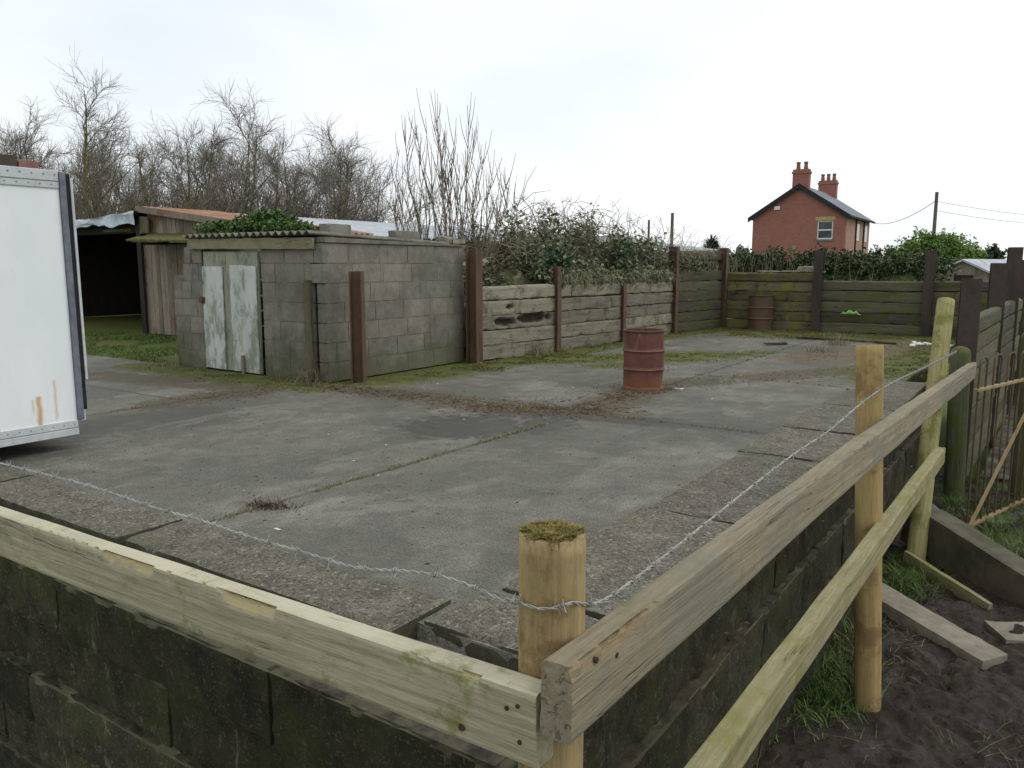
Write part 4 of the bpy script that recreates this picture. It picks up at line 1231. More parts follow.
for k in range(40):
    yy = -0.06 - k * 0.085
    rv.tube([(-0.002, yy, TZ1 - .035), (0.004, yy, TZ1 - .035)], 0.006, 6); rv.tube([(-0.002, yy - .03, TZ1 - .11), (0.004, yy - .03, TZ1 - .11)], 0.005, 6)
    rv.tube([(-0.002, yy, TZ0 + .09), (0.003, yy, TZ0 + .09)], 0.005, 6)
tag(rv.build('rivets', M_trimdark, tr), kind='stuff')
for yy in (-0.9, -2.6): B().b2((-2.3, yy - .12, 0.0), (-0.16, yy + .12, TZ0)).build('bearer', M_darkwood, tr)
B().b2((-1.6, -2.4, 0.0), (-1.0, -0.6, TZ0)).build('underframe', M_black, tr)
o = B().gbox((0, 0, 0), (0.10, 3.0, 0.10), (0.04, 0.1, 0.04), 0.006, 4, 0.008, 9).build('girder', M_rsj_dark, None, smooth=True, loc=(tx - 0.16, ty - 1.78, TZ1 + 0.05))
tag(o, 'dark rusted girder lying along the top of the white box body', 'girder')
o = B().gbox((0, 0, 0), (0.10, 0.16, 0.075), (0.04, 0.04, 0.04), 0.008, 6, 0.012, 19).build('rusty_bracket', M_hoop, None, smooth=True, loc=(tx - 0.16, ty - 0.19, TZ1 + 0.038))
tag(o, 'small red rusty block at the end of the girder on the white box', 'bracket')

# ------------------------------------------------------------------ oil drums
def drum(loc, r, H, label, dents, mat):
    t = thing('oil_drum', label, 'oil drum', loc, 0, 'rusty oil drums')
    prof = []
    n = 60
    for i in range(n + 1):
        z = H * i / n; rr = r
        for zc in (H * 0.345, H * 0.665):
            rr += 0.016 * math.exp(-((z - zc) / 0.014) ** 2)
        if i <= 1 or i >= n - 1: rr += 0.010
        prof.append((rr, z))
    vs, fs = [], []
    S = 48
    prof2 = prof + [(r - 0.008, H), (r - 0.008, H * 0.35), (0.01, H * 0.35)]
    for (rr, z) in prof2:
        for k in range(S):
            a = 2 * math.pi * k / S
            q = rr + (-dents * max(0, mnoise.noise(Vector((math.cos(a) * 2, math.sin(a) * 2, z * 3 + r))) - .1) if 0.03 < z < H - .02 and rr > .1 else 0)
            vs.append((q * math.cos(a), q * math.sin(a), z))
    for i in range(len(prof2) - 1):
        for k in range(S):
            p, q = i * S + k, i * S + (k + 1) % S
            fs.append((p, q, q + S, p + S))
    B().add(vs, fs).build('barrel', mat, t, smooth=True)
    rg = B()
    for z in (H * 0.345, H * 0.665):
        rg.tube([((r + 0.011) * math.cos(2 * math.pi * k / 48), (r + 0.011) * math.sin(2 * math.pi * k / 48), z) for k in range(49)], 0.009, 6, False)
    rg.build('rolling_hoop', M_hoop, t, smooth=True)
    rm = B().tube([((r + 0.004) * math.cos(2 * math.pi * k / 48), (r + 0.004) * math.sin(2 * math.pi * k / 48), H) for k in range(49)], 0.011, 6, False)
    rm.build('rim', M_rsj, t, smooth=True)
    return t
p = atz(643, 387.5)
drum((p.x, p.y, 0), 0.245, 0.71, 'dented red brown rusty drum standing in mid yard', 0.03, M_drum)
p = atz(760, 330)
m_, c_ = rusty('mossy_rusted_drum', srgb(80, 62, 50), srgb(98, 76, 62), srgb(76, 80, 44), 0.55)
M_drum2 = m_.done(c_)
drum((p.x, p.y, 0), 0.28, 0.80, 'mossy brown rusty drum against the far sleeper wall', 0.03, M_drum2)

# ------------------------------------------------------------------ concrete beams in the mud
def beam(name, a, e, w, h, mat, label, cat, seed, roll=0.0):
    a, e = Vector(a), Vector(e)
    o = B().gbox((0, 0, 0), ((e - a).length, w, h), (0.08, 0.04, 0.04), 0.006, 4, 0.006, seed).build(name, mat, smooth=True)
    d = (e - a).normalized()
    side = Vector((0, 0, 1)).cross(d).normalized(); upv = d.cross(side)
    Rm = Matrix((d, side, upv)).transposed()
    o.rotation_euler = (Rm @ Matrix.Rotation(roll, 3, 'X')).to_euler(); o.location = (a + e) / 2
    return tag(o, label, cat)
beam('concrete_beam', atd(914, 520, 8.2), atd(1110, 648, 6.3), 0.26, 0.42, M_conc_green, 'thick green stained concrete beam propped beside the iron gate', 'concrete beam', 4, 0.0)
beam('concrete_post', atz(850, 582, -1.30), atz(994, 668, -1.44), 0.27, 0.17, M_conc, 'pale concrete post lying in the mud behind the orange pine post', 'concrete post', 6)
beam('plank', atz(905, 556, -1.28), atz(990, 610, -1.40), 0.05, 0.12, M_lowrail, 'thin mossy plank under the thick concrete beam', 'plank', 8)
beam('concrete_slab', atz(994, 634, -1.42), atz(1050, 636, -1.42), 0.36, 0.08, M_conc, 'short flat pale slab half sunk in mud at the right edge', 'slab', 12)

# ------------------------------------------------------------------ brick house far behind
HZ = -1.6
hc = atd(845, 240, 65)
house = thing('brick_house', 'red brick two storey house with slate roof and two chimneys', 'house', (hc.x, hc.y, HZ), math.radians(1.9))
W_, LN, EV, RD = 7.53, 11.5, 5.55 - HZ, 8.0 - HZ
# front gable wall with its window opening, built as a frame of pieces
wx0, wx1, wz0, wz1 = -2.22, -0.98, 3.6 - HZ, 5.1 - HZ
b = B()
b.b2((-W_, 0, 0), (wx0, 0.3, EV)); b.b2((wx1, 0, 0), (0, 0.3, EV)); b.b2((wx0, 0, 0), (wx1, 0.3, wz0)); b.b2((wx0, 0, wz1), (wx1, 0.3, EV))
b.prism([(-W_, 0, EV), (0, 0, EV), (-W_ / 2, 0, RD)], (0, 0.3, 0))
b.b2((-W_, 0.3, 0), (-W_ + 0.3, LN, EV)); b.b2((-W_, LN - 0.3, 0), (0, LN, EV))
b.prism([(-W_, LN - 0.3, EV), (0, LN - 0.3, EV), (-W_ / 2, LN - 0.3, RD)], (0, 0.3, 0))
b.build('wall', M_brick, house)
B().b2((-0.3, 0.302, 0), (0.004, LN - .302, EV)).build('side_wall', M_brick_pale, house)
def slab_roof(x0, z0, x1, z1, y0, y1, t):
    return B().prism([(x0, y0, z0), (x1, y0, z1), (x1, y0, z1 + t), (x0, y0, z0 + t)], (0, y1 - y0, 0))
ov = 0.35; sl = (RD - EV) / (W_ / 2)
rf = slab_roof(-W_ / 2, RD + 0.02, ov, EV - ov * sl + .02, -0.3, LN + 0.3, 0.14).prism([(-W_ / 2, -0.3, RD + .02), (-W_ - ov, -0.3, EV - ov * sl + .02), (-W_ - ov, -0.3, EV - ov * sl + .16), (-W_ / 2, -0.3, RD + .16)], (0, LN + 0.6, 0)).build('roof', M_slate, house)
bb = slab_roof(-W_ / 2, RD - 0.22, ov + .02, EV - ov * sl - 0.22, -0.34, -0.26, 0.40).prism([(-W_ / 2, -0.34, RD - .22), (-W_ - ov, -0.34, EV - ov * sl - .22), (-W_ - ov, -0.34, EV - ov * sl + .18), (-W_ / 2, -0.34, RD + .18)], (0, 0.08, 0)).build('bargeboard', M_barge, house)
B().b2((ov - 0.02, -0.3, EV - ov * sl - 0.02), (ov + 0.1, LN + 0.3, EV - ov * sl + .12)).build('gutter', M_barge, house)
for (cy, wd, dp, top, np_) in ((0.45, 1.3, 0.75, 9.35, 2), (LN - 0.5, 1.6, 0.75, 9.35, 3)):
    ch = B().b2((-W_ / 2 - wd / 2, cy - dp / 2, RD - 0.9), (-W_ / 2 + wd / 2, cy + dp / 2, top - HZ)).b2((-W_ / 2 - wd / 2 - .07, cy - dp / 2 - .07, top - HZ - .35), (-W_ / 2 + wd / 2 + .07, cy + dp / 2 + .07, top - HZ - .18)).build('chimney', M_brick, rf)
    for k in range(np_):
        xx = -W_ / 2 + (k - (np_ - 1) / 2) * wd / (np_ + .15)
        B().tube([(xx, cy, top - HZ), (xx, cy, top - HZ + .45), (xx, cy, top - HZ + .5), (xx, cy, top - HZ + .62)], [0.19, 0.14, 0.18, 0.17], 10).build('chimney_pot', M_pot, ch)
win = B().b2((wx0, 0.1, wz0), (wx0 + .1, 0.2, wz1)).b2((wx1 - .1, 0.1, wz0), (wx1, 0.2, wz1)).b2((wx0 + .1, .1, wz1 - .1), (wx1 - .1, .2, wz1)).b2((wx0 + .1, .1, wz0), (wx1 - .1, .2, wz0 + .1)).b2((wx0 + .1, .1, (wz0 + wz1) / 2 - .05), (wx1 - .1, .2, (wz0 + wz1) / 2 + .05)).build('window', M_white, house)
B().b2((wx0 + .1, .14, wz0 + .1), (wx1 - .1, .16, wz1 - .1)).build('pane', M_glass, win)
B().b2((wx0 - .15, -0.03, wz1 + .003), (wx1 + .15, 0.2, wz1 + .32)).build('lintel', M_stone, house)
B().b2((wx0 - .12, -0.06, wz0 - .16), (wx1 + .12, 0.1, wz0 - .003)).build('sill', M_slate, house)
B().b2((-5.75, -0.12, 6.1 - HZ), (-5.3, 0, 6.4 - HZ)).build('alarm_box', M_white, house)
B().tube([(-4.0, -0.08, 2.95 - HZ), (-4.0, 0.01, 2.95 - HZ)], 0.2, 12).build('vent', M_conc, house)
for yy in (4.3, 8.2):
    B().tube([(0.07, yy, 0), (0.07, yy, EV - .1)], 0.06, 8).build('downpipe', M_barge, house)
for yy in (5.6, 9.6):
    wn = B().b2((-0.02, yy - .55, 3.6 - HZ), (0.03, yy + .55, 5.0 - HZ)).build('window', M_white, house)
    B().b2((0.02, yy - .45, 3.7 - HZ), (0.036, yy + .45, 4.9 - HZ)).build('pane', M_glass, wn)

# ------------------------------------------------------------------ poles and wires
def pole(q_top, d, label, r=0.13, arms=True):
    p = atd(q_top[0], q_top[1], d)
    t = thing('utility_pole', label, 'pole', (p.x, p.y, HZ), YAW)
    B().tube([(0, 0, 0), (0, 0, p.z - HZ)], [r * 1.15, r * .85], 10).build('pole', M_pole, t, smooth=True)
    if arms:
        B().b2((-0.35, -0.05, p.z - HZ - 0.5), (0.35, 0.05, p.z - HZ - 0.42)).build('bracket', M_rsj_dark, t)
        for s in (-.3, .3): B().tube([(s, 0, p.z - HZ - .42), (s, 0, p.z - HZ - .3)], .04, 6).build('insulator', M_white, t)
    return p
pt = pole((937, 192), 44, 'tall telegraph pole right of the red house', 0.10, False)
pole((672.5, 213), 24, 'pole rising from the bramble behind the left sleeper wall', 0.055, False)
pole((649, 220), 26, 'short thin pole left of another behind the bramble', 0.045, False)
he = house.matrix_basis @ Vector((0.3, LN, EV - .3)); top = Vector((pt.x, pt.y, pt.z - 0.45))
he = Matrix.Translation(house.location) @ Matrix.Rotation(math.radians(1.9), 4, 'Z') @ Vector((0.3, LN, EV - .2))
wr_ = []
for k in range(25):
    t = k / 24; q = he.lerp(top, t); q.z -= 1.0 * 4 * t * (1 - t) * 0.5; wr_.append(q)
b = B().tube(wr_, 0.018, 5)
tag(b.build('overhead_wire', M_barge), 'sagging wire between the red house and the telegraph pole', 'wire')
for dz, lab in ((0.0, 'upper faint wire running off right from the telegraph pole'), (-0.5, 'lower faint wire running off right from the telegraph pole')):
    a = Vector((pt.x, pt.y, pt.z - 0.5 + dz)); e = atd(1180, 215, 60); e.z += dz
    wr_ = []
    for k in range(17):
        t = k / 16; q = a.lerp(e, t); q.z -= 0.6 * 4 * t * (1 - t); wr_.append(q)
    tag(B().tube(wr_, 0.010, 4).build('overhead_wire', M_barge), lab, 'wire')

# ------------------------------------------------------------------ small sheds and tank beyond the far wall
def garden_shed(q, d, W, Ln, ev, rd, label, rz):
    p = atd(q[0], q[1], d)
    t = thing('garden_shed', label, 'shed', (p.x, p.y, HZ), rz, 'small sheds beyond the far wall')
    e, r = ev - HZ, rd - HZ
    B().b2((-W / 2, 0, 0), (W / 2, Ln, e)).prism([(-W / 2, 0, e), (W / 2, 0, e), (0, 0, r)], (0, Ln, 0)).build('wall', M_boards, t)
    s = (r - e) / (W / 2)
    B().prism([(0, -.12, r + .02), (W / 2 + .15, -.12, e - .15 * s + .02), (W / 2 + .15, -.12, e - .15 * s + .09), (0, -.12, r + .09)], (0, Ln + .24, 0)).prism([(0, -.12, r + .02), (-W / 2 - .15, -.12, e - .15 * s + .02), (-W / 2 - .15, -.12, e - .15 * s + .09), (0, -.12, r + .09)], (0, Ln + .24, 0)).build('roof', M_galv, t)
    return t
g1 = garden_shed((964, 262), 28, 2.7, 3.4, 1.02, 1.62, 'low weathered shed with pale metal roof beyond the far wall', math.radians(-22))
B().b2((-0.3, -0.02, 0.9 - HZ), (0.35, 0.0, 1.15 - HZ)).build('window', M_darkwood, g1)
garden_shed((990, 266), 34, 2.4, 3.4, 1.05, 1.55, 'smaller pale roofed shed behind the low weathered shed', math.radians(-22))
p = atd(920, 285, 26)
o = B().gbox((0, 0, 0), (0.4, 0.6, 2.9), (0.1, 0.1, 0.1), 0.02, 3, 0.04, 3).build('white_sack', M_white, smooth=True, loc=(p.x, p.y, 1.35 - 1.45)); tag(o, 'white upright container beyond the far wall left of a dark post', 'container')

# ------------------------------------------------------------------ bare trees
def grow(seed, H, r0, fork=0.14, spread=0.62, n1=16, n2=9, n3=7, ivy=True):
    rr = random.Random(seed)
    trunk, crown = B(), B()
    def wander(p, d, ln, n, bend, lift):
        pts = [p.copy()]
        for i in range(n):
            d = (d + Vector((rr.gauss(0, bend), rr.gauss(0, bend), rr.gauss(0, bend) + lift))).normalized()
            p = p + d * (ln / n); pts.append(p.copy())
        return pts
    def at(pts, t):
        f = t * (len(pts) - 1); i = min(int(f), len(pts) - 2)
        return pts[i].lerp(pts[i + 1], f - i), (pts[i + 1] - pts[i]).normalized()
    def off(d, ang):
        o = d.orthogonal().normalized(); o.rotate(Matrix.Rotation(rr.uniform(0, 6.283), 3, d))
        return (d * math.cos(ang) + o * math.sin(ang)).normalized()
    stems = []
    ns = rr.choice((1, 1, 2, 3))
    for k in range(ns):
        d = Vector((rr.gauss(0, .08 + .24 * (k > 0)), rr.gauss(0, .08 + .24 * (k > 0)), 1)).normalized()
        pts = wander(Vector((rr.uniform(-.2, .2), rr.uniform(-.2, .2), 0)), d, H * rr.uniform(0.85, 1.0), 12, 0.06, 0.03)
        rad = [r0 * (1 if k == 0 else .7) * (1 - 0.93 * i / 12) for i in range(13)]
        trunk.tube(pts, rad, 7, False); stems.append((pts, rad))
    for pts, rad in stems:
        for i in range(n1 // ns + 3):
            t = fork + (0.95 - fork) * (i + rr.random()) / (n1 // ns + 3)
            p, d = at(pts, t)
            ln = H * rr.uniform(0.22, 0.50) * (1.2 - t * 0.85)
            l1 = wander(p, off(d, rr.uniform(0.55, 1.0) * spread * 1.5), ln, 7, 0.13, 0.05)
            r1 = max(0.016, np.interp(t * 12, range(13), rad) * 0.5)
            trunk.tube(l1, [r1 * (1 - .8 * k / 7) for k in range(8)], 5, False)
            for j in range(n2):
                t2 = 0.2 + 0.8 * (j + rr.random()) / n2
                p2, d2 = at(l1, min(t2, 1))
                l2 = wander(p2, off(d2, rr.uniform(0.4, 0.9)), ln * rr.uniform(0.28, 0.55), 4, 0.14, 0.06)
                crown.tube(l2, [0.013, 0.0105, 0.008, 0.006, 0.004], 3, False)
                for q in range(n3):
                    t3 = 0.15 + 0.85 * (q + rr.random()) / n3
                    p3, d3 = at(l2, min(t3, 1))
                    l3 = wander(p3, off(d3, rr.uniform(0.4, 1.0)), rr.uniform(0.3, 0.8), 2, 0.15, 0.05)
                    crown.tube(l3, [0.006, 0.005, 0.003], 3, False)
    return trunk, crown
protos = []
for i, (H, r0, n1) in enumerate(((10.5, 0.17, 20), (9.0, 0.13, 18), (8.6, 0.12, 22), (8.0, 0.10, 18))):
    protos.append((H, grow(31 + i * 7, H, r0, n1=n1)))
meshes = []
trees = [
    (100, 58, 30, 0, 0.3, 'tallest bare tree, thick mossy trunk just right of the white box'),
    (12, 95, 32, 1, 1.4, 'bare tree above the white box at the left edge of the photo'),
    (50, 100, 34, 2, 2.2, 'bare spreading tree above the right end of the white box'),
    (168, 92, 31, 1, 0.0, 'open crowned bare tree with forked top above the black barn bay'),
    (218, 106, 36, 3, 3.3, 'slender bare tree above the left part of the rusty roof'),
    (240, 80, 31, 2, 4.6, 'bare tree with a tall thin leader above the rusty roof'),
    (268, 112, 33, 1, 2.7, 'bare tree rising above the right end of the rusty roof'),
    (300, 125, 34, 3, 0.8, 'bare tree above the ivy covered corner of the shed roof'),
    (328, 112, 32, 2, 5.2, 'upright bare tree above the pale barn roof near the loose block'),
    (355, 135, 37, 1, 3.9, 'fainter bare tree left of the young shoots'),
    (135, 110, 36, 3, 1.1, 'thin bare tree between the mossy trunk and the open crowned tree'),
    (75, 105, 35, 3, 5.9, 'thin bare tree left of the tallest mossy trunk'),
    (378, 150, 40, 2, 1.9, 'small far bare tree partly behind the young shoots'),
]
for i, (px, py) in enumerate(((30, 118), (62, 128), (118, 120), (145, 128), (190, 112), (203, 132), (228, 122), (255, 108), (283, 128), (314, 120), (342, 128), (366, 142), (150, 140), (85, 135), (5, 120), (275, 138))):
    trees.append((px, py, 33 + (i * 7) % 9, i % 4, i * 1.37, 'thinner bare tree filling the row behind the barn roofs'))
made = {}
for (px, py, d, k, rz, lab) in trees:
    top = atd(px, py, d); base = atd(px, 240, d)
    H, (tb, cb) = protos[k]
    sc = (top.z + 1.5) / H
    t = thing('bare_tree', lab, 'tree', (base.x, base.y, -1.5), rz, 'bare trees behind the barn')
    t.scale = (sc * 0.92, sc * 0.92, sc * 0.885)
    if k not in made:
        a = tb.build('trunk', M_bark_moss, t, smooth=True); c = cb.build('crown', M_twig, t)
        made[k] = (a.data, c.data)
    else:
        for nm, me in zip(('trunk', 'crown'), made[k]):
            o = bpy.data.objects.new(nm, me); COL.objects.link(o); o.parent = t

# undergrowth under the trees: uncountable twiggy scrub
rr = random.Random(99)
b = B()
for i in range(5200):
    while True:
        px = rr.uniform(-30, 400); d = rr.uniform(26, 44)
        p = atd(px, 240, d)
        if p.x < -24.2 or p.y > 33: break
    p.z = -1.5
    h = rr.uniform(2.4, 7.0) * (1.0 if px < 330 else 0.75)
    q = p.copy(); dv = Vector((rr.gauss(0, .2), rr.gauss(0, .2), 1)).normalized()
    pts = [q.copy()]
    for k in range(4):
        dv = (dv + Vector((rr.gauss(0, .16), rr.gauss(0, .16), .03))).normalized(); q = q + dv * h / 4; pts.append(q.copy())
    b.tube(pts, [0.02, 0.016, 0.012, 0.009, 0.005], 3, False)
    for k in range(3):
        s = pts[1 + k % 4]; e = s + Vector((rr.gauss(0, .5), rr.gauss(0, .5), rr.uniform(.2, .9)))
        b.tube([s, s.lerp(e, .5) + Vector((0, 0, .05)), e], [0.009, 0.008, 0.005], 3, False)
tag(b.build('scrub', M_bark), kind='stuff')
# dull evergreen and ivy in the scrub, low down
bl = []
for i in range(26):
    p = atd(rr.uniform(-20, 400), 240, rr.uniform(30, 38)); bl.append((p.x, p.y, rr.uniform(-0.8, 1.4), 1.4, 1.4, rr.uniform(.8, 1.5)))
tag(np_mesh('scrub_leaves', leaf_verts(NR, blob_points(NR, bl, 9000), 0.12), 4, M_bramble_leaf), kind='stuff')

# young shoots behind the shed
sh = thing('sapling_clump', 'clump of tall thin bare shoots growing behind the shed side wall', 'sapling', atd(445, 260, 14.6) * 1.0)
sh.location.z = -0.02
so = Vector(sh.location)
b = B(); tw = B()
tips = [(388, 165), (392, 205), (402, 130), (412, 118), (418, 150), (426, 118), (432, 92), (440, 125), (447, 140), (455, 132), (468, 105), (472, 130), (480, 160), (487, 140), (497, 158), (502, 172), (512, 185), (505, 200), (395, 178), (460, 165), (436, 150), (408, 168), (476, 185), (516, 200), (398, 150), (421, 170), (444, 160), (452, 176), (466, 150), (490, 182), (384, 190), (428, 186), (480, 196), (508, 178), (415, 192), (436, 132)]
for i, (x, y) in enumerate(tips):
    d = rr.uniform(13.4, 15.4)
    T = atd(x, y, d); bx = 448 + (x - 448) * 0.34 + rr.uniform(-9, 9)
    Bp = atd(bx, 262, d); Bp.z = -0.1
    pts = []
    for k in range(9):
        t = k / 8
        q = Bp.lerp(T, t); q += Vector((rr.gauss(0, .045), rr.gauss(0, .045), 0)); q.z = Bp.z + (T.z - Bp.z) * t
        curve = math.sin(t * math.pi) * 0.10
        q += (Bp - T) * 0.0 + Vector(((Bp.x - T.x) * curve, (Bp.y - T.y) * curve, 0))
        pts.append(q - so)
    b.tube(pts, [0.019 * (1 - .78 * k / 8) for k in range(9)], 5, False)
    for k in range(15):
        t = rr.uniform(0.3, 0.97); f = t * 8; j = min(int(f), 7); s = pts[j].lerp(pts[j + 1], f - j)
        dv = Vector((rr.gauss(0, 1), rr.gauss(0, 1), 0)).normalized() * rr.uniform(.2, .5); ln = rr.uniform(.25, .75)
        e = s + dv * ln * 0.7 + Vector((0, 0, ln))
        tw.tube([s, s.lerp(e, .5) + dv * .06, e], [0.008, 0.006, 0.003], 3, False)
b.build('stems', M_shoot, sh, smooth=True); tw.build('twigs', M_shoot, sh)

# ------------------------------------------------------------------ bramble thicket behind the left sleeper wall
bt = thing('bramble_thicket', 'tangled brown bramble thicket heaped behind the pale left sleeper wall', 'thicket', (-9, 13.5, -0.02))
bo = Vector(bt.location)
mound = [(-8.5, 11.0, 0.75, 0.9, 1.1, 1.1), (-8.6, 12.6, 1.05, 1.1, 1.4, 1.5), (-8.5, 14.2, 1.1, 1.2, 1.5, 1.5), (-8.35, 16.0, 1.05, 1.2, 1.6, 1.45), (-8.2, 17.6, 0.9, 1.1, 1.4, 1.2), (-9.9, 17.0, 0.9, 1.1, 2.2, 1.3)]
pp = blob_points(NR, mound, 7500, 0.5)
b = B()
for i in range(len(pp)):
    s = Vector(pp[i]) - bo
    dv = Vector((rr.gauss(0, 1), rr.gauss(0, 1), rr.gauss(.5, .5))).normalized()
    ln = rr.uniform(.25, .8)
    m_1 = s + dv * ln * .5; e = m_1 + (dv + Vector((0, 0, -.5))).normalized() * ln * .5
    b.tube([s, m_1, e], [0.007, 0.006, 0.003], 3, False)
for i in range(130):
    k = rr.choice(mound); s = Vector((k[0] + rr.uniform(-1, 1) * k[3], k[1] + rr.uniform(-1, 1) * k[4], k[2] + k[5] * .7)) - bo
    dv = Vector((rr.gauss(0, .45), rr.gauss(0, .45), 1)).normalized(); h = rr.uniform(.3, .85)
    m_1 = s + dv * h * .6; e = s + dv * h + Vector((rr.gauss(0, .2), rr.gauss(0, .2), -.05))
    b.tube([s, m_1, e], [0.007, 0.006, 0.003], 3, False)
    for q in range(3):
        s2 = s.lerp(e, rr.uniform(.4, .95)); b.tube([s2, s2 + Vector((rr.gauss(0, .14), rr.gauss(0, .14), rr.uniform(0, .25)))], [0.005, 0.003], 3, False)
b.build('stems', M_bstem, bt)
P_ = blob_points(NR, mound, 60000, 0.6); P_ = P_[NR.random(len(P_)) > np.clip((P_[:, 2] - 1.7) * 0.7, 0, 0.75)]
np_mesh('leaves', leaf_verts(NR, P_ - np.array(bo), 0.055), 4, M_bramble_leaf, bt)
# dark core so that the heap is not see-through low down
core = B()
for k in mound:
    core.gbox(Vector((k[0], k[1], k[2] * .6)) - bo, (k[3] * 1.0, k[4] * 1.25, k[5] * 1.05), (.15, .15, .15), 0.15, 2, 0.1, k[1])
core.build('heart', M_bramble_leaf, bt)

def ivy_thing(name, blobs, n, size, mat, label, cat='ivy', shell=.5):
    c = np.mean([q[:3] for q in blobs], 0); c[2] = min(q[2] - q[5] for q in blobs)
    P = blob_points(NR, [(q[0] - c[0], q[1] - c[1], q[2] - c[2]) + tuple(q[3:]) for q in blobs], n, shell)
    o = np_mesh(name, leaf_verts(NR, P, size), 4, mat); o.location = c
    return tag(o, label, cat)
p1 = atX(558, 258, -7.45); p2 = atX(620, 252, -7.3)
ivy_thing('ivy', [(p1.x, p1.y, 1.55, .3, .34, .42), (p1.x + .05, p1.y + .1, 1.2, .2, .2, .45), (p1.x - .1, p1.y - .3, 1.4, .2, .25, .3)], 2600, 0.05, M_ivy2, 'dark ivy clump hanging by the second rusty post of the left wall', 'ivy')
ivy_thing('ivy', [(p2.x, p2.y + .1, 1.7, .3, .38, .42), (p2.x, p2.y, 1.35, .2, .22, .4), (p2.x, p2.y + .5, 1.5, .2, .3, .25)], 2600, 0.05, M_ivy2, 'blue green ivy clump further along the left wall under the brambles', 'ivy')
bl = []
for (x, y, r) in ((222, 231, .2), (236, 229, .24), (252, 229, .27), (268, 226, .32), (284, 228, .28), (297, 231, .2), (260, 229, .28), (270, 217, .16)):
    q = atY(x, y, 7.9); bl.append((q.x, q.y, max(q.z, 2.0), r, .5, r * .62))
ivy_thing('ivy', bl, 11000, 0.038, M_ivy, 'bright dark green ivy spreading over the corrugated shed roof', 'ivy')

# dead grass hanging over the left wall and tufts
def dead_grass(pts, n, h, spread, label, name='dead_grass', lean=1.0, w=0.008, mat=None):
    P = []
    for (x, y, z) in pts:
        q = NR.normal(size=(n, 3)) * np.array(spread); q[:, 2] = 0
        P.append(q + np.array([x, y, z]))
    c = np.array(P[0][0]); c = np.array(pts).mean(0)
    o = np_mesh(name, blades(NR, np.concatenate(P) - c, h, w, lean), 4, mat or M_straw); o.location = c
    return tag(o, label, 'grass tuft')
hp = []
for i in range(900):
    y = rr.uniform(12.0, 18.2); x = np.interp(y, [q[1] for q in LW], [q[0] for q in LW]) - 0.06
    s = Vector((x - rr.uniform(-.02, .3), y, 1.19 + rr.uniform(-.02, .12)))
    if y > 16.7: s.z += 0.5
    m1 = s + Vector((rr.uniform(.1, .24), rr.gauss(0, .08), rr.uniform(.0, .12)))
    e = m1 + Vector((rr.uniform(.0, .10), rr.gauss(0, .2), -rr.uniform(.05, .36)))
    wv = Vector((0, 0.004, 0.002))
    hp += [s - wv, s + wv, m1 + wv, m1 - wv, m1 - wv, m1 + wv, e + wv * .2, e - wv * .2]
hp = np.array([tuple(v) for v in hp])
c = np.array([-7.1, 15, 1.2])
o = np_mesh('dead_grass', hp - c, 4, M_straw); o.location = c; tag(o, kind='stuff')
ivy_thing('trailing_growth', [(np.interp(y, [q[1] for q in LW], [q[0] for q in LW]) - .12, y, 1.25 + (0.3 if y > 16.7 else 0), .24, .5, .24) for y in np.arange(12.2, 18.2, .6)], 11000, 0.04, M_bramble_leaf, 'leafy growth trailing over the top of the pale left sleeper wall', 'ivy')

# tufts of straw around the yard
for (x, y, n, h, lab) in ((310, 381, 130, 0.22, 'straw tuft at the shed corner beside the free steel post'), (540, 355, 110, 0.3, 'straw tuft at the foot of the left wall by the second post'), (575, 347, 60, 0.2, 'low straw tuft right of the second left wall post'), (838, 345, 130, 0.30, 'pale straw tuft near the far wall left of the litter'), (172, 366, 60, 0.2, 'dry tuft at the left foot of the block shed'), (820, 352, 90, 0.16, 'flattened straw in front of the far wall')):
    q = atz(x, y, 0)
    dead_grass([(q.x, q.y, 0)], n, h, (.12, .16, 0), lab)
q = atz(262, 507); dead_grass([(q.x, q.y, 0.0), (q.x + .09, q.y + .06, 0)], 110, 0.05, (.06, .035, 0), 'small dead brown tuft in the slab joint near the left rail', w=0.005, lean=1.6, mat=M_clod)

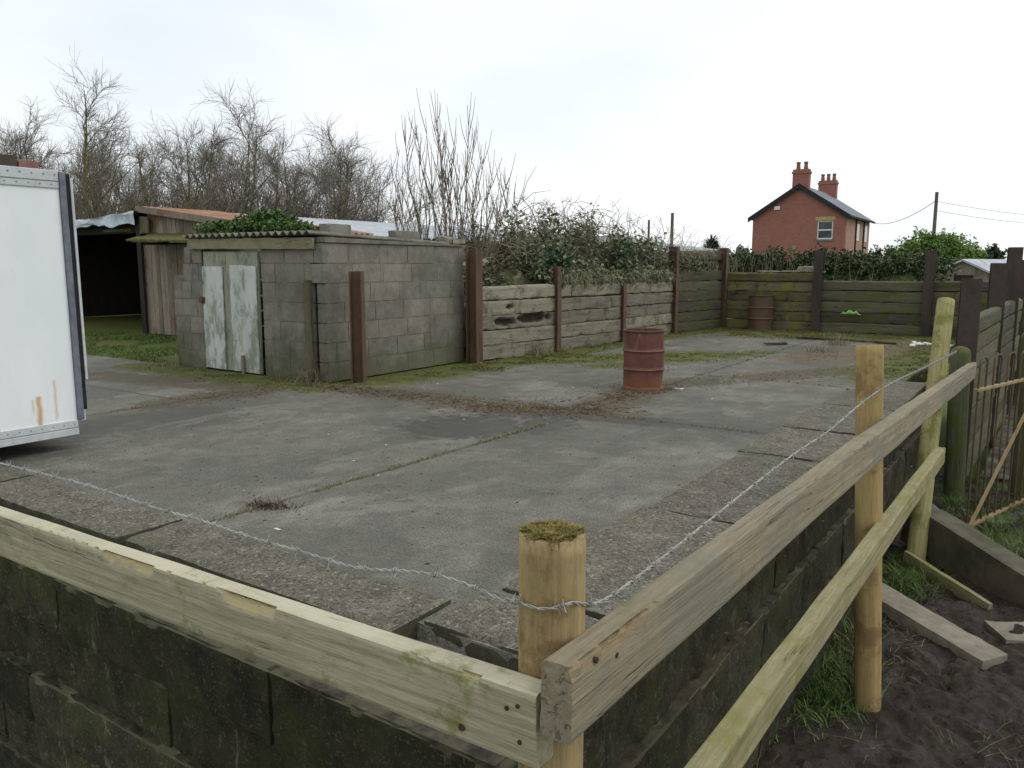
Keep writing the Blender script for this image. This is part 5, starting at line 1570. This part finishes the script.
# ------------------------------------------------------------------ hedges and garden trees beyond
def hedge(q0, q1, d0, d1, top0, top1, n, size, mat, label, thick=0.7, stalks=0):
    a, e = atd(q0[0], q0[1], d0), atd(q1[0], q1[1], d1)
    bl = []
    L_ = (e - a).length; k = max(3, int(L_ / 0.8))
    for i in range(k + 1):
        t = i / k; p = a.lerp(e, t); tp = top0 + (top1 - top0) * t + rr.uniform(-.12, .12)
        for zz in np.arange(-1.0, tp - .2, .8):
            bl.append((p.x + rr.uniform(-.2, .2), p.y + rr.uniform(-.2, .2), zz, .75, thick, .65))
        bl.append((p.x, p.y, tp - .38, .6, thick, .38))
    h = thing('hedge', label, 'hedge', (a.x, a.y, -1.6)); ho = np.array([a.x, a.y, -1.6])
    np_mesh('foliage', leaf_verts(NR, blob_points(NR, bl, n, .6) - ho, size), 4, mat, h)
    co = B().b2(Vector((0, 0, 0)), Vector((0.01, 0.01, 0.01)))
    co = B()
    d = (e - a); ang = math.atan2(d.y, d.x)
    co.gbox(((e.x - a.x) / 2, (e.y - a.y) / 2, (min(top0, top1) + 1.0) / 2), (math.hypot(d.x, d.y), thick, min(top0, top1) + 1.0), (.3, .3, .3), .15, 1, .1, 3, (0, 0, ang))
    co.build('heart', mat, h)
    if stalks:
        s = B()
        for i in range(stalks):
            t = rr.random(); p = a.lerp(e, t) - Vector(ho); hgt = (top0 + (top1 - top0) * t) + 1.6 + rr.uniform(-.7, .12)
            pj = Vector((p.x + 0.5 * rr.uniform(-1, 1), p.y - thick - rr.random() * .3, 0))
            s.tube([pj + Vector((0, 0, .6)), pj + Vector((rr.gauss(0, .1), rr.gauss(0, .1), hgt * .7)), pj + Vector((rr.gauss(0, .2), rr.gauss(0, .2), hgt))], [.008, .007, .004], 3, False)
        s.build('stalks', M_straw, h)
    return h
hedge((718, 262), (815, 262), 26.5, 25.5, 1.80, 1.82, 30000, 0.065, M_hedge, 'low dark hedge with pale dead stalks in front of the red house', stalks=150)
hedge((812, 255), (925, 255), 25, 22.5, 1.85, 1.95, 26000, 0.065, M_hedge, 'taller dark green hedge between the red house and far sleeper wall', 0.9, stalks=12)
def conifer(q, d, blobs, n, size, mat, name, label, leafdark=None):
    if n > 40000: blobs = [tuple(v * (0.86 if i != 2 and i != 5 else 0.96) for i, v in enumerate(bq)) for bq in blobs]
    base = atd(q[0], q[1], d)
    t = thing(name, label, 'tree', (base.x, base.y, -1.6))
    B().tube([(0, 0, 0), (0, 0, 2.5), (0, 0, 3.6)], [.16, .1, .05], 8).build('trunk', M_bark, t)
    np_mesh('crown', leaf_verts(NR, blob_points(NR, blobs, n, .55), size, .5, 2.2), 4, mat, t)
    return t
conifer((936, 265), 31, [(0, 0, 2.8, 1.5, 1.5, 1.7), (-1.4, -.9, 2.4, 1.2, 1.2, 1.6), (1.0, .7, 2.5, 1.3, 1.2, 1.6), (.2, .1, 3.75, 1.0, 1.0, .95), (-.6, -.4, 3.7, .9, .9, .95), (-2.1, -1.4, 2.0, .8, .8, 1.4), (1.8, 1.2, 2.0, .9, .9, 1.4), (1.2, .8, 3.3, .7, .7, .8), (-1.5, -1.0, 3.3, .6, .6, .8)], 60000, 0.06, M_conifer, 'conifer', 'bright yellow green bushy conifer behind the telegraph pole')
conifer((988, 265), 40, [(0, 0, 2.2, .8, .8, 1.7), (.2, .1, 3.2, .55, .55, .9), (-.3, -.2, 2.9, .5, .5, .9), (.6, .4, 2.0, .6, .6, 1.4)], 7000, 0.13, M_darkconifer, 'conifer', 'small dark evergreen right of the bright conifer')
conifer((903, 250), 44, [(0, 0, 3.2, .5, .5, .9), (.9, .6, 3.4, .5, .5, .7), (-.2, -.1, 2.4, .8, .8, 1.2), (1.0, .6, 2.4, .8, .8, 1.3)], 5000, 0.13, M_darkconifer, 'conifer', 'dark evergreen peeking over the hedge left of the bright conifer')
# spiky palm-like tree far off
base = atd(711, 250, 48)
t = thing('cordyline_tree', 'dark spiky crowned tree left of the red house', 'tree', (base.x, base.y, -1.6))
B().tube([(0, 0, 0), (0.05, 0, 2.0), (0, 0, 4.1)], [.2, .16, .12], 8).build('trunk', M_bark, t)
s = []
for i in range(320):
    dv = Vector((rr.gauss(0, 1), rr.gauss(0, 1), rr.gauss(.25, .6))).normalized(); o_ = Vector((0, 0, 4.0 + rr.uniform(-.3, .25)))
    wv = dv.cross(Vector((0, 0, 1))).normalized() * .05
    m1 = o_ + dv * .55; e = o_ + dv * 1.0 + Vector((0, 0, -.22))
    s += [tuple(v) for v in (o_ - wv, o_ + wv, m1 + wv, m1 - wv, m1 - wv, m1 + wv, e + wv * .1, e - wv * .1)]
np_mesh('crown', np.array(s), 4, M_darkconifer, t)
# far tree lines: masses no one could count
bl = []
for i in range(60):
    p = atd(rr.uniform(690, 760), 262, rr.uniform(90, 130)); bl.append((p.x, p.y, rr.uniform(-.5, 2.0), 3, 3, rr.uniform(1.2, 2.6)))
for i in range(90):
    p = atd(rr.uniform(900, 1300), 262, rr.uniform(150, 260)); bl.append((p.x, p.y, 0.0, 7, 7, rr.uniform(1.6, 4.0)))
for i in range(110):
    p = atd(rr.uniform(-600, 700), 262, rr.uniform(110, 160)); bl.append((p.x, p.y, 0.0, 7, 7, rr.uniform(1.5, 3.2)))
tag(np_mesh('far_trees', leaf_verts(NR, blob_points(NR, bl, 30000, .5), 0.55), 4, M_fargreen), kind='stuff')
# thin bare twigs against the sky by the far poles
t = thing('bare_shrub', 'thin bare shrub against the sky between the brambles and the far corner post', 'shrub', (-9.2, 20.5, -1.0))
b = B()
for i in range(130):
    s = Vector((rr.uniform(-1.0, 1.4), rr.uniform(-1.2, 1.6), 1.2)); dv = Vector((rr.gauss(.2, .3), rr.gauss(0, .3), 1)).normalized(); h = rr.uniform(1.0, 2.6)
    e = s + dv * h + Vector((rr.gauss(0, .25), rr.gauss(0, .25), -.2)); b.tube([s - Vector((0, 0, 1.2)), s, s.lerp(e, .55) + Vector((0, 0, .12)), e], [.012, .010, .008, .004], 3, False)
    for q in range(2):
        s2 = s.lerp(e, rr.uniform(.4, .95)); b.tube([s2, s2 + Vector((rr.gauss(0, .22), rr.gauss(0, .22), rr.uniform(0, .3)))], [.006, .003], 3, False)
b.build('stems', M_bstem, t)

# ------------------------------------------------------------------ loose dirt, chips and litter in the yard
def clods(name, segs, n, size, mat, width, flat=0.5, z=0.0):
    b = B()
    for i in range(n):
        (ax, ay, bx, by) = segs[i % len(segs)]
        t = rr.random(); x = ax + (bx - ax) * t + rr.gauss(0, width); y = ay + (by - ay) * t + rr.gauss(0, width)
        if abs(mnoise.noise(Vector((x * 1.5, y * 1.5, 3)))) > 0.42: continue
        s = size * rr.uniform(.3, 1.0) ** 1.5
        vs = [Vector((math.cos(a + rr.uniform(-.4, .4)), math.sin(a + rr.uniform(-.4, .4)), 0)) * s * rr.uniform(.6, 1.2) for a in [k * 1.2566 for k in range(5)]]
        o_ = Vector((x, y, z)); tp = Vector((rr.uniform(-.3, .3) * s, rr.uniform(-.3, .3) * s, s * flat))
        b.add([o_ + v for v in vs] + [o_ + tp], [(k, (k + 1) % 5, 5) for k in range(5)])
    return b.build(name, mat)
tag(clods('dirt_litter', [(-8.3, 6.85, -4.2, 6.95), (-4.4, 6.9, -4.1, 9.2), (-4.1, 9.2, -2.2, 12.5), (-3.4, 12.8, -2.4, 16.8), (-8.0, 5.2, -7.9, 6.9), (-5.2, 6.6, -3.8, 7.4)], 4200, 0.024, M_clod, 0.24, 0.3), kind='stuff')
tag(clods('dirt_clumps', [(-5.0, 6.7, -3.7, 7.3), (-4.3, 7.0, -4.0, 9.2), (-7.9, 6.8, -5.0, 6.9)], 2600, 0.035, M_clod, 0.13, .35), kind='stuff')
tag(clods('crumbs', [(-6.8, 3.0, -2.4, 6.8), (-7, 4.5, -2.4, 3.2), (-3, 3, -2.2, 10), (-7, 12, -2, 16)], 1100, 0.014, M_clod, 0.9, .4), kind='stuff')
tag(clods('pale_flecks', [(-6.0, 3.2, -2.4, 6.6), (-5, 5, -3, 9), (-6.6, 11, -2, 16), (-6.9, 7.6, -4, 8.5)], 36, 0.022, M_chip, 0.8, .15), kind='stuff')
for (x, y, s, lab) in ((269, 548, .03, 'larger white fleck on the slab nearest the left rail'), (278, 529, .022, 'smaller white fleck on the slab behind the larger one'), (679, 389, .05, 'white scrap of litter right of the mid yard drum')):
    q = atz(x, y, 0.003)
    o = B().gbox((0, 0, 0), (s * 2, s, s * .25), (s / 3, s / 3, s / 3), s * .2, 30, s * .08, x).build('litter', M_chip, smooth=True, loc=(q.x, q.y, s * .13)); tag(o, lab, 'litter')
p = atY(851, 311, 18.72)
b = B(); vs = []; fs = []
for j in range(5):
    for i in range(9):
        u = i / 8 - .5; hgt = (0.10 * math.cos(u * 2.6) + 0.03 * math.sin(i * 2.3)) * (j / 4)
        vs.append((u * .42, -0.03 * math.sin(j / 4 * 3.1) - .01 * math.sin(i), hgt - .03))
for j in range(4):
    for i in range(8): q = j * 9 + i; fs.append((q, q + 1, q + 10, q + 9))
o = b.add(vs, fs).build('plastic_scrap', M_green_plastic, smooth=True, loc=(p.x, p.y, p.z - .06)); o.modifiers.new('thick', 'SOLIDIFY').thickness = 0.015
tag(o, 'bright green plastic scrap caught on the far sleeper wall', 'plastic')
q = atz(922, 346)
for k in range(9):
    o = B().gbox((0, 0, 0), (rr.uniform(.08, .2), rr.uniform(.05, .1), .05), (.03, .03, .03), .012, 9, .012, k).build('litter', M_chip, smooth=True, loc=(q.x + rr.gauss(0, .22), q.y + rr.gauss(0, .14), .03))
    o.rotation_euler = (rr.uniform(-.2, .2), rr.uniform(-.2, .2), rr.uniform(0, 3))
    tag(o, 'white scrap among the litter in the far right corner of the yard', 'litter', 'white litter in the far corner')
# broken timber lying in front of the far wall
for (x, y, l, a, lab) in ((822, 340, 1.0, .3, 'broken brown board lying at the foot of the far wall left'), (872, 343, .9, -.2, 'broken brown board lying at the foot of the far wall right of the straw'), (775, 345, .5, .9, 'short dark stick on the far slab')):
    q = atz(x, y)
    o = B().gbox((0, 0, 0), (l, .09, .04), (.06, .03, .02), .01, 6, .01, x).build('broken_board', M_clod, smooth=True, loc=(q.x, q.y, .03)); o.rotation_euler = (0, 0.02, a); tag(o, lab, 'board')

# ------------------------------------------------------------------ grass and dirt on the mud side
def tuft(px, py, z, n, h, spread, label):
    q = atz(px, py, z)
    P = NR.normal(size=(n, 3)) * np.array([spread[0], spread[1], 0])
    for i in range(n): P[i, 2] = z - q.z + mud_h(q.x + P[i, 0], q.y + P[i, 1]) - .02
    o = np_mesh('grass_tuft', blades(NR, P, h, 0.009, 1.0), 4, M_grass); o.location = q
    return tag(o, label, 'grass tuft', 'grass tufts along the right wall')
tuft(838, 690, MUD, 1100, 0.13, (.12, .30), 'grass tuft at the foot of the orange pine post')
tuft(902, 582, MUD, 900, 0.17, (.12, .30), 'grass tuft around the foot of the leaning green post')
tuft(822, 668, MUD, 450, 0.15, (.06, .5), 'grass growing against the dark right wall between its rails')
P = np.stack([NR.uniform(-1.0, 2.6, 9000), NR.uniform(8.9, 12.0, 9000), np.zeros(9000)], 1)
P[:, 2] = [MUD + mud_h(p[0], p[1]) - .01 for p in P]
msk = np.array([mnoise.noise(Vector((p[0], p[1], 5)) * 1.4) > -.1 for p in P])
tag(np_mesh('rough_grass', blades(NR, P[msk], 0.13, 0.010, .9), 4, M_grass), kind='stuff')
b = B()
for i in range(1500):
    x, y = rr.uniform(-1.25, 1.0), rr.uniform(3.6, 9.0)
    z = MUD + mud_h(x, y); s = 0.022 * rr.uniform(.2, 1.0)
    vs = [Vector((math.cos(k * 1.2566) * s * rr.uniform(.6, 1.2), math.sin(k * 1.2566) * s * rr.uniform(.6, 1.2), -.005)) for k in range(5)]
    b.add([Vector((x, y, z)) + v for v in vs] + [Vector((x + rr.uniform(-.3, .3) * s, y, z + s * .5))], [(k, (k + 1) % 5, 5) for k in range(5)])
tag(b.build('mud_clods', M_mud), kind='stuff')

def strip_points(segs, n, w):
    P = []
    for i in range(n):
        ax, ay, bx, by = segs[i % len(segs)]; t = rr.random()
        P.append((ax + (bx - ax) * t + rr.gauss(0, w), ay + (by - ay) * t + rr.gauss(0, w), 0.0))
    P = np.array(P)
    k = np.array([mnoise.fractal(Vector((p[0] * 2.2, p[1] * 2.2, 7)), 1, 2, 4) > 0.0 for p in P])
    return P[k]
P = strip_points([(-7.3, 7.7, -6.95, 18.4), (-6.9, 18.5, -1.4, 18.5), (-7.0, 9.0, -6.9, 12.0)], 26000, 0.22)
P = P[(P[:, 0] > -7.32) & (P[:, 1] < 18.75)]; P2 = strip_points([(-6.6, 17.9, -1.3, 17.9), (-6.6, 17.2, -3.5, 17.4)], 14000, 0.42); P = np.concatenate([P, P2[(P2[:, 1] < 18.7)]])
tag(np_mesh('moss', blades(NR, P, 0.03, 0.012, 1.3), 4, M_moss), kind='stuff')
P = strip_points([(-1.6, 11.8, -1.6, 17.5), (-1.9, 12.2, -1.7, 16.8), (-5.4, 10.6, -4.2, 13.8), (-6.4, 10.9, -5.0, 13.0), (-11.2, 6.8, -7.6, 6.85)], 14000, 0.28)
tag(np_mesh('moss', blades(NR, P, 0.025, 0.012, 1.3), 4, M_moss), kind='stuff')
P = strip_points([(-4.05, 2.7, -3.95, 7.0), (-8.2, 6.95, -1.9, 7.1), (-4.0, 7.0, -4.1, 18.0), (-7.2, 10.6, -1.9, 10.4), (-8.0, 2.7, -8.0, 6.9)], 4200, 0.025)
tag(np_mesh('joint_weeds', blades(NR, P, 0.028, 0.006, 1.4), 4, M_moss_yel), kind='stuff')
P = np.stack([NR.uniform(-1.25, 0.6, 2600), NR.uniform(3.6, 9.4, 2600), np.zeros(2600)], 1)
P[:, 2] = [MUD + mud_h(p[0], p[1]) for p in P]
k = np.array([mnoise.noise(Vector((p[0] * 1.6, p[1] * 1.6, 9))) > 0.12 for p in P])
tag(np_mesh('trampled_straw', blades(NR, P[k], 0.06, 0.004, 4.0), 4, M_straw), kind='stuff')
k = np.array([mnoise.noise(Vector((p[0] * 1.9, p[1] * 1.9, 3))) > 0.2 for p in P])
tag(np_mesh('sparse_grass', blades(NR, P[k], 0.08, 0.006, 1.6), 4, M_grass), kind='stuff')
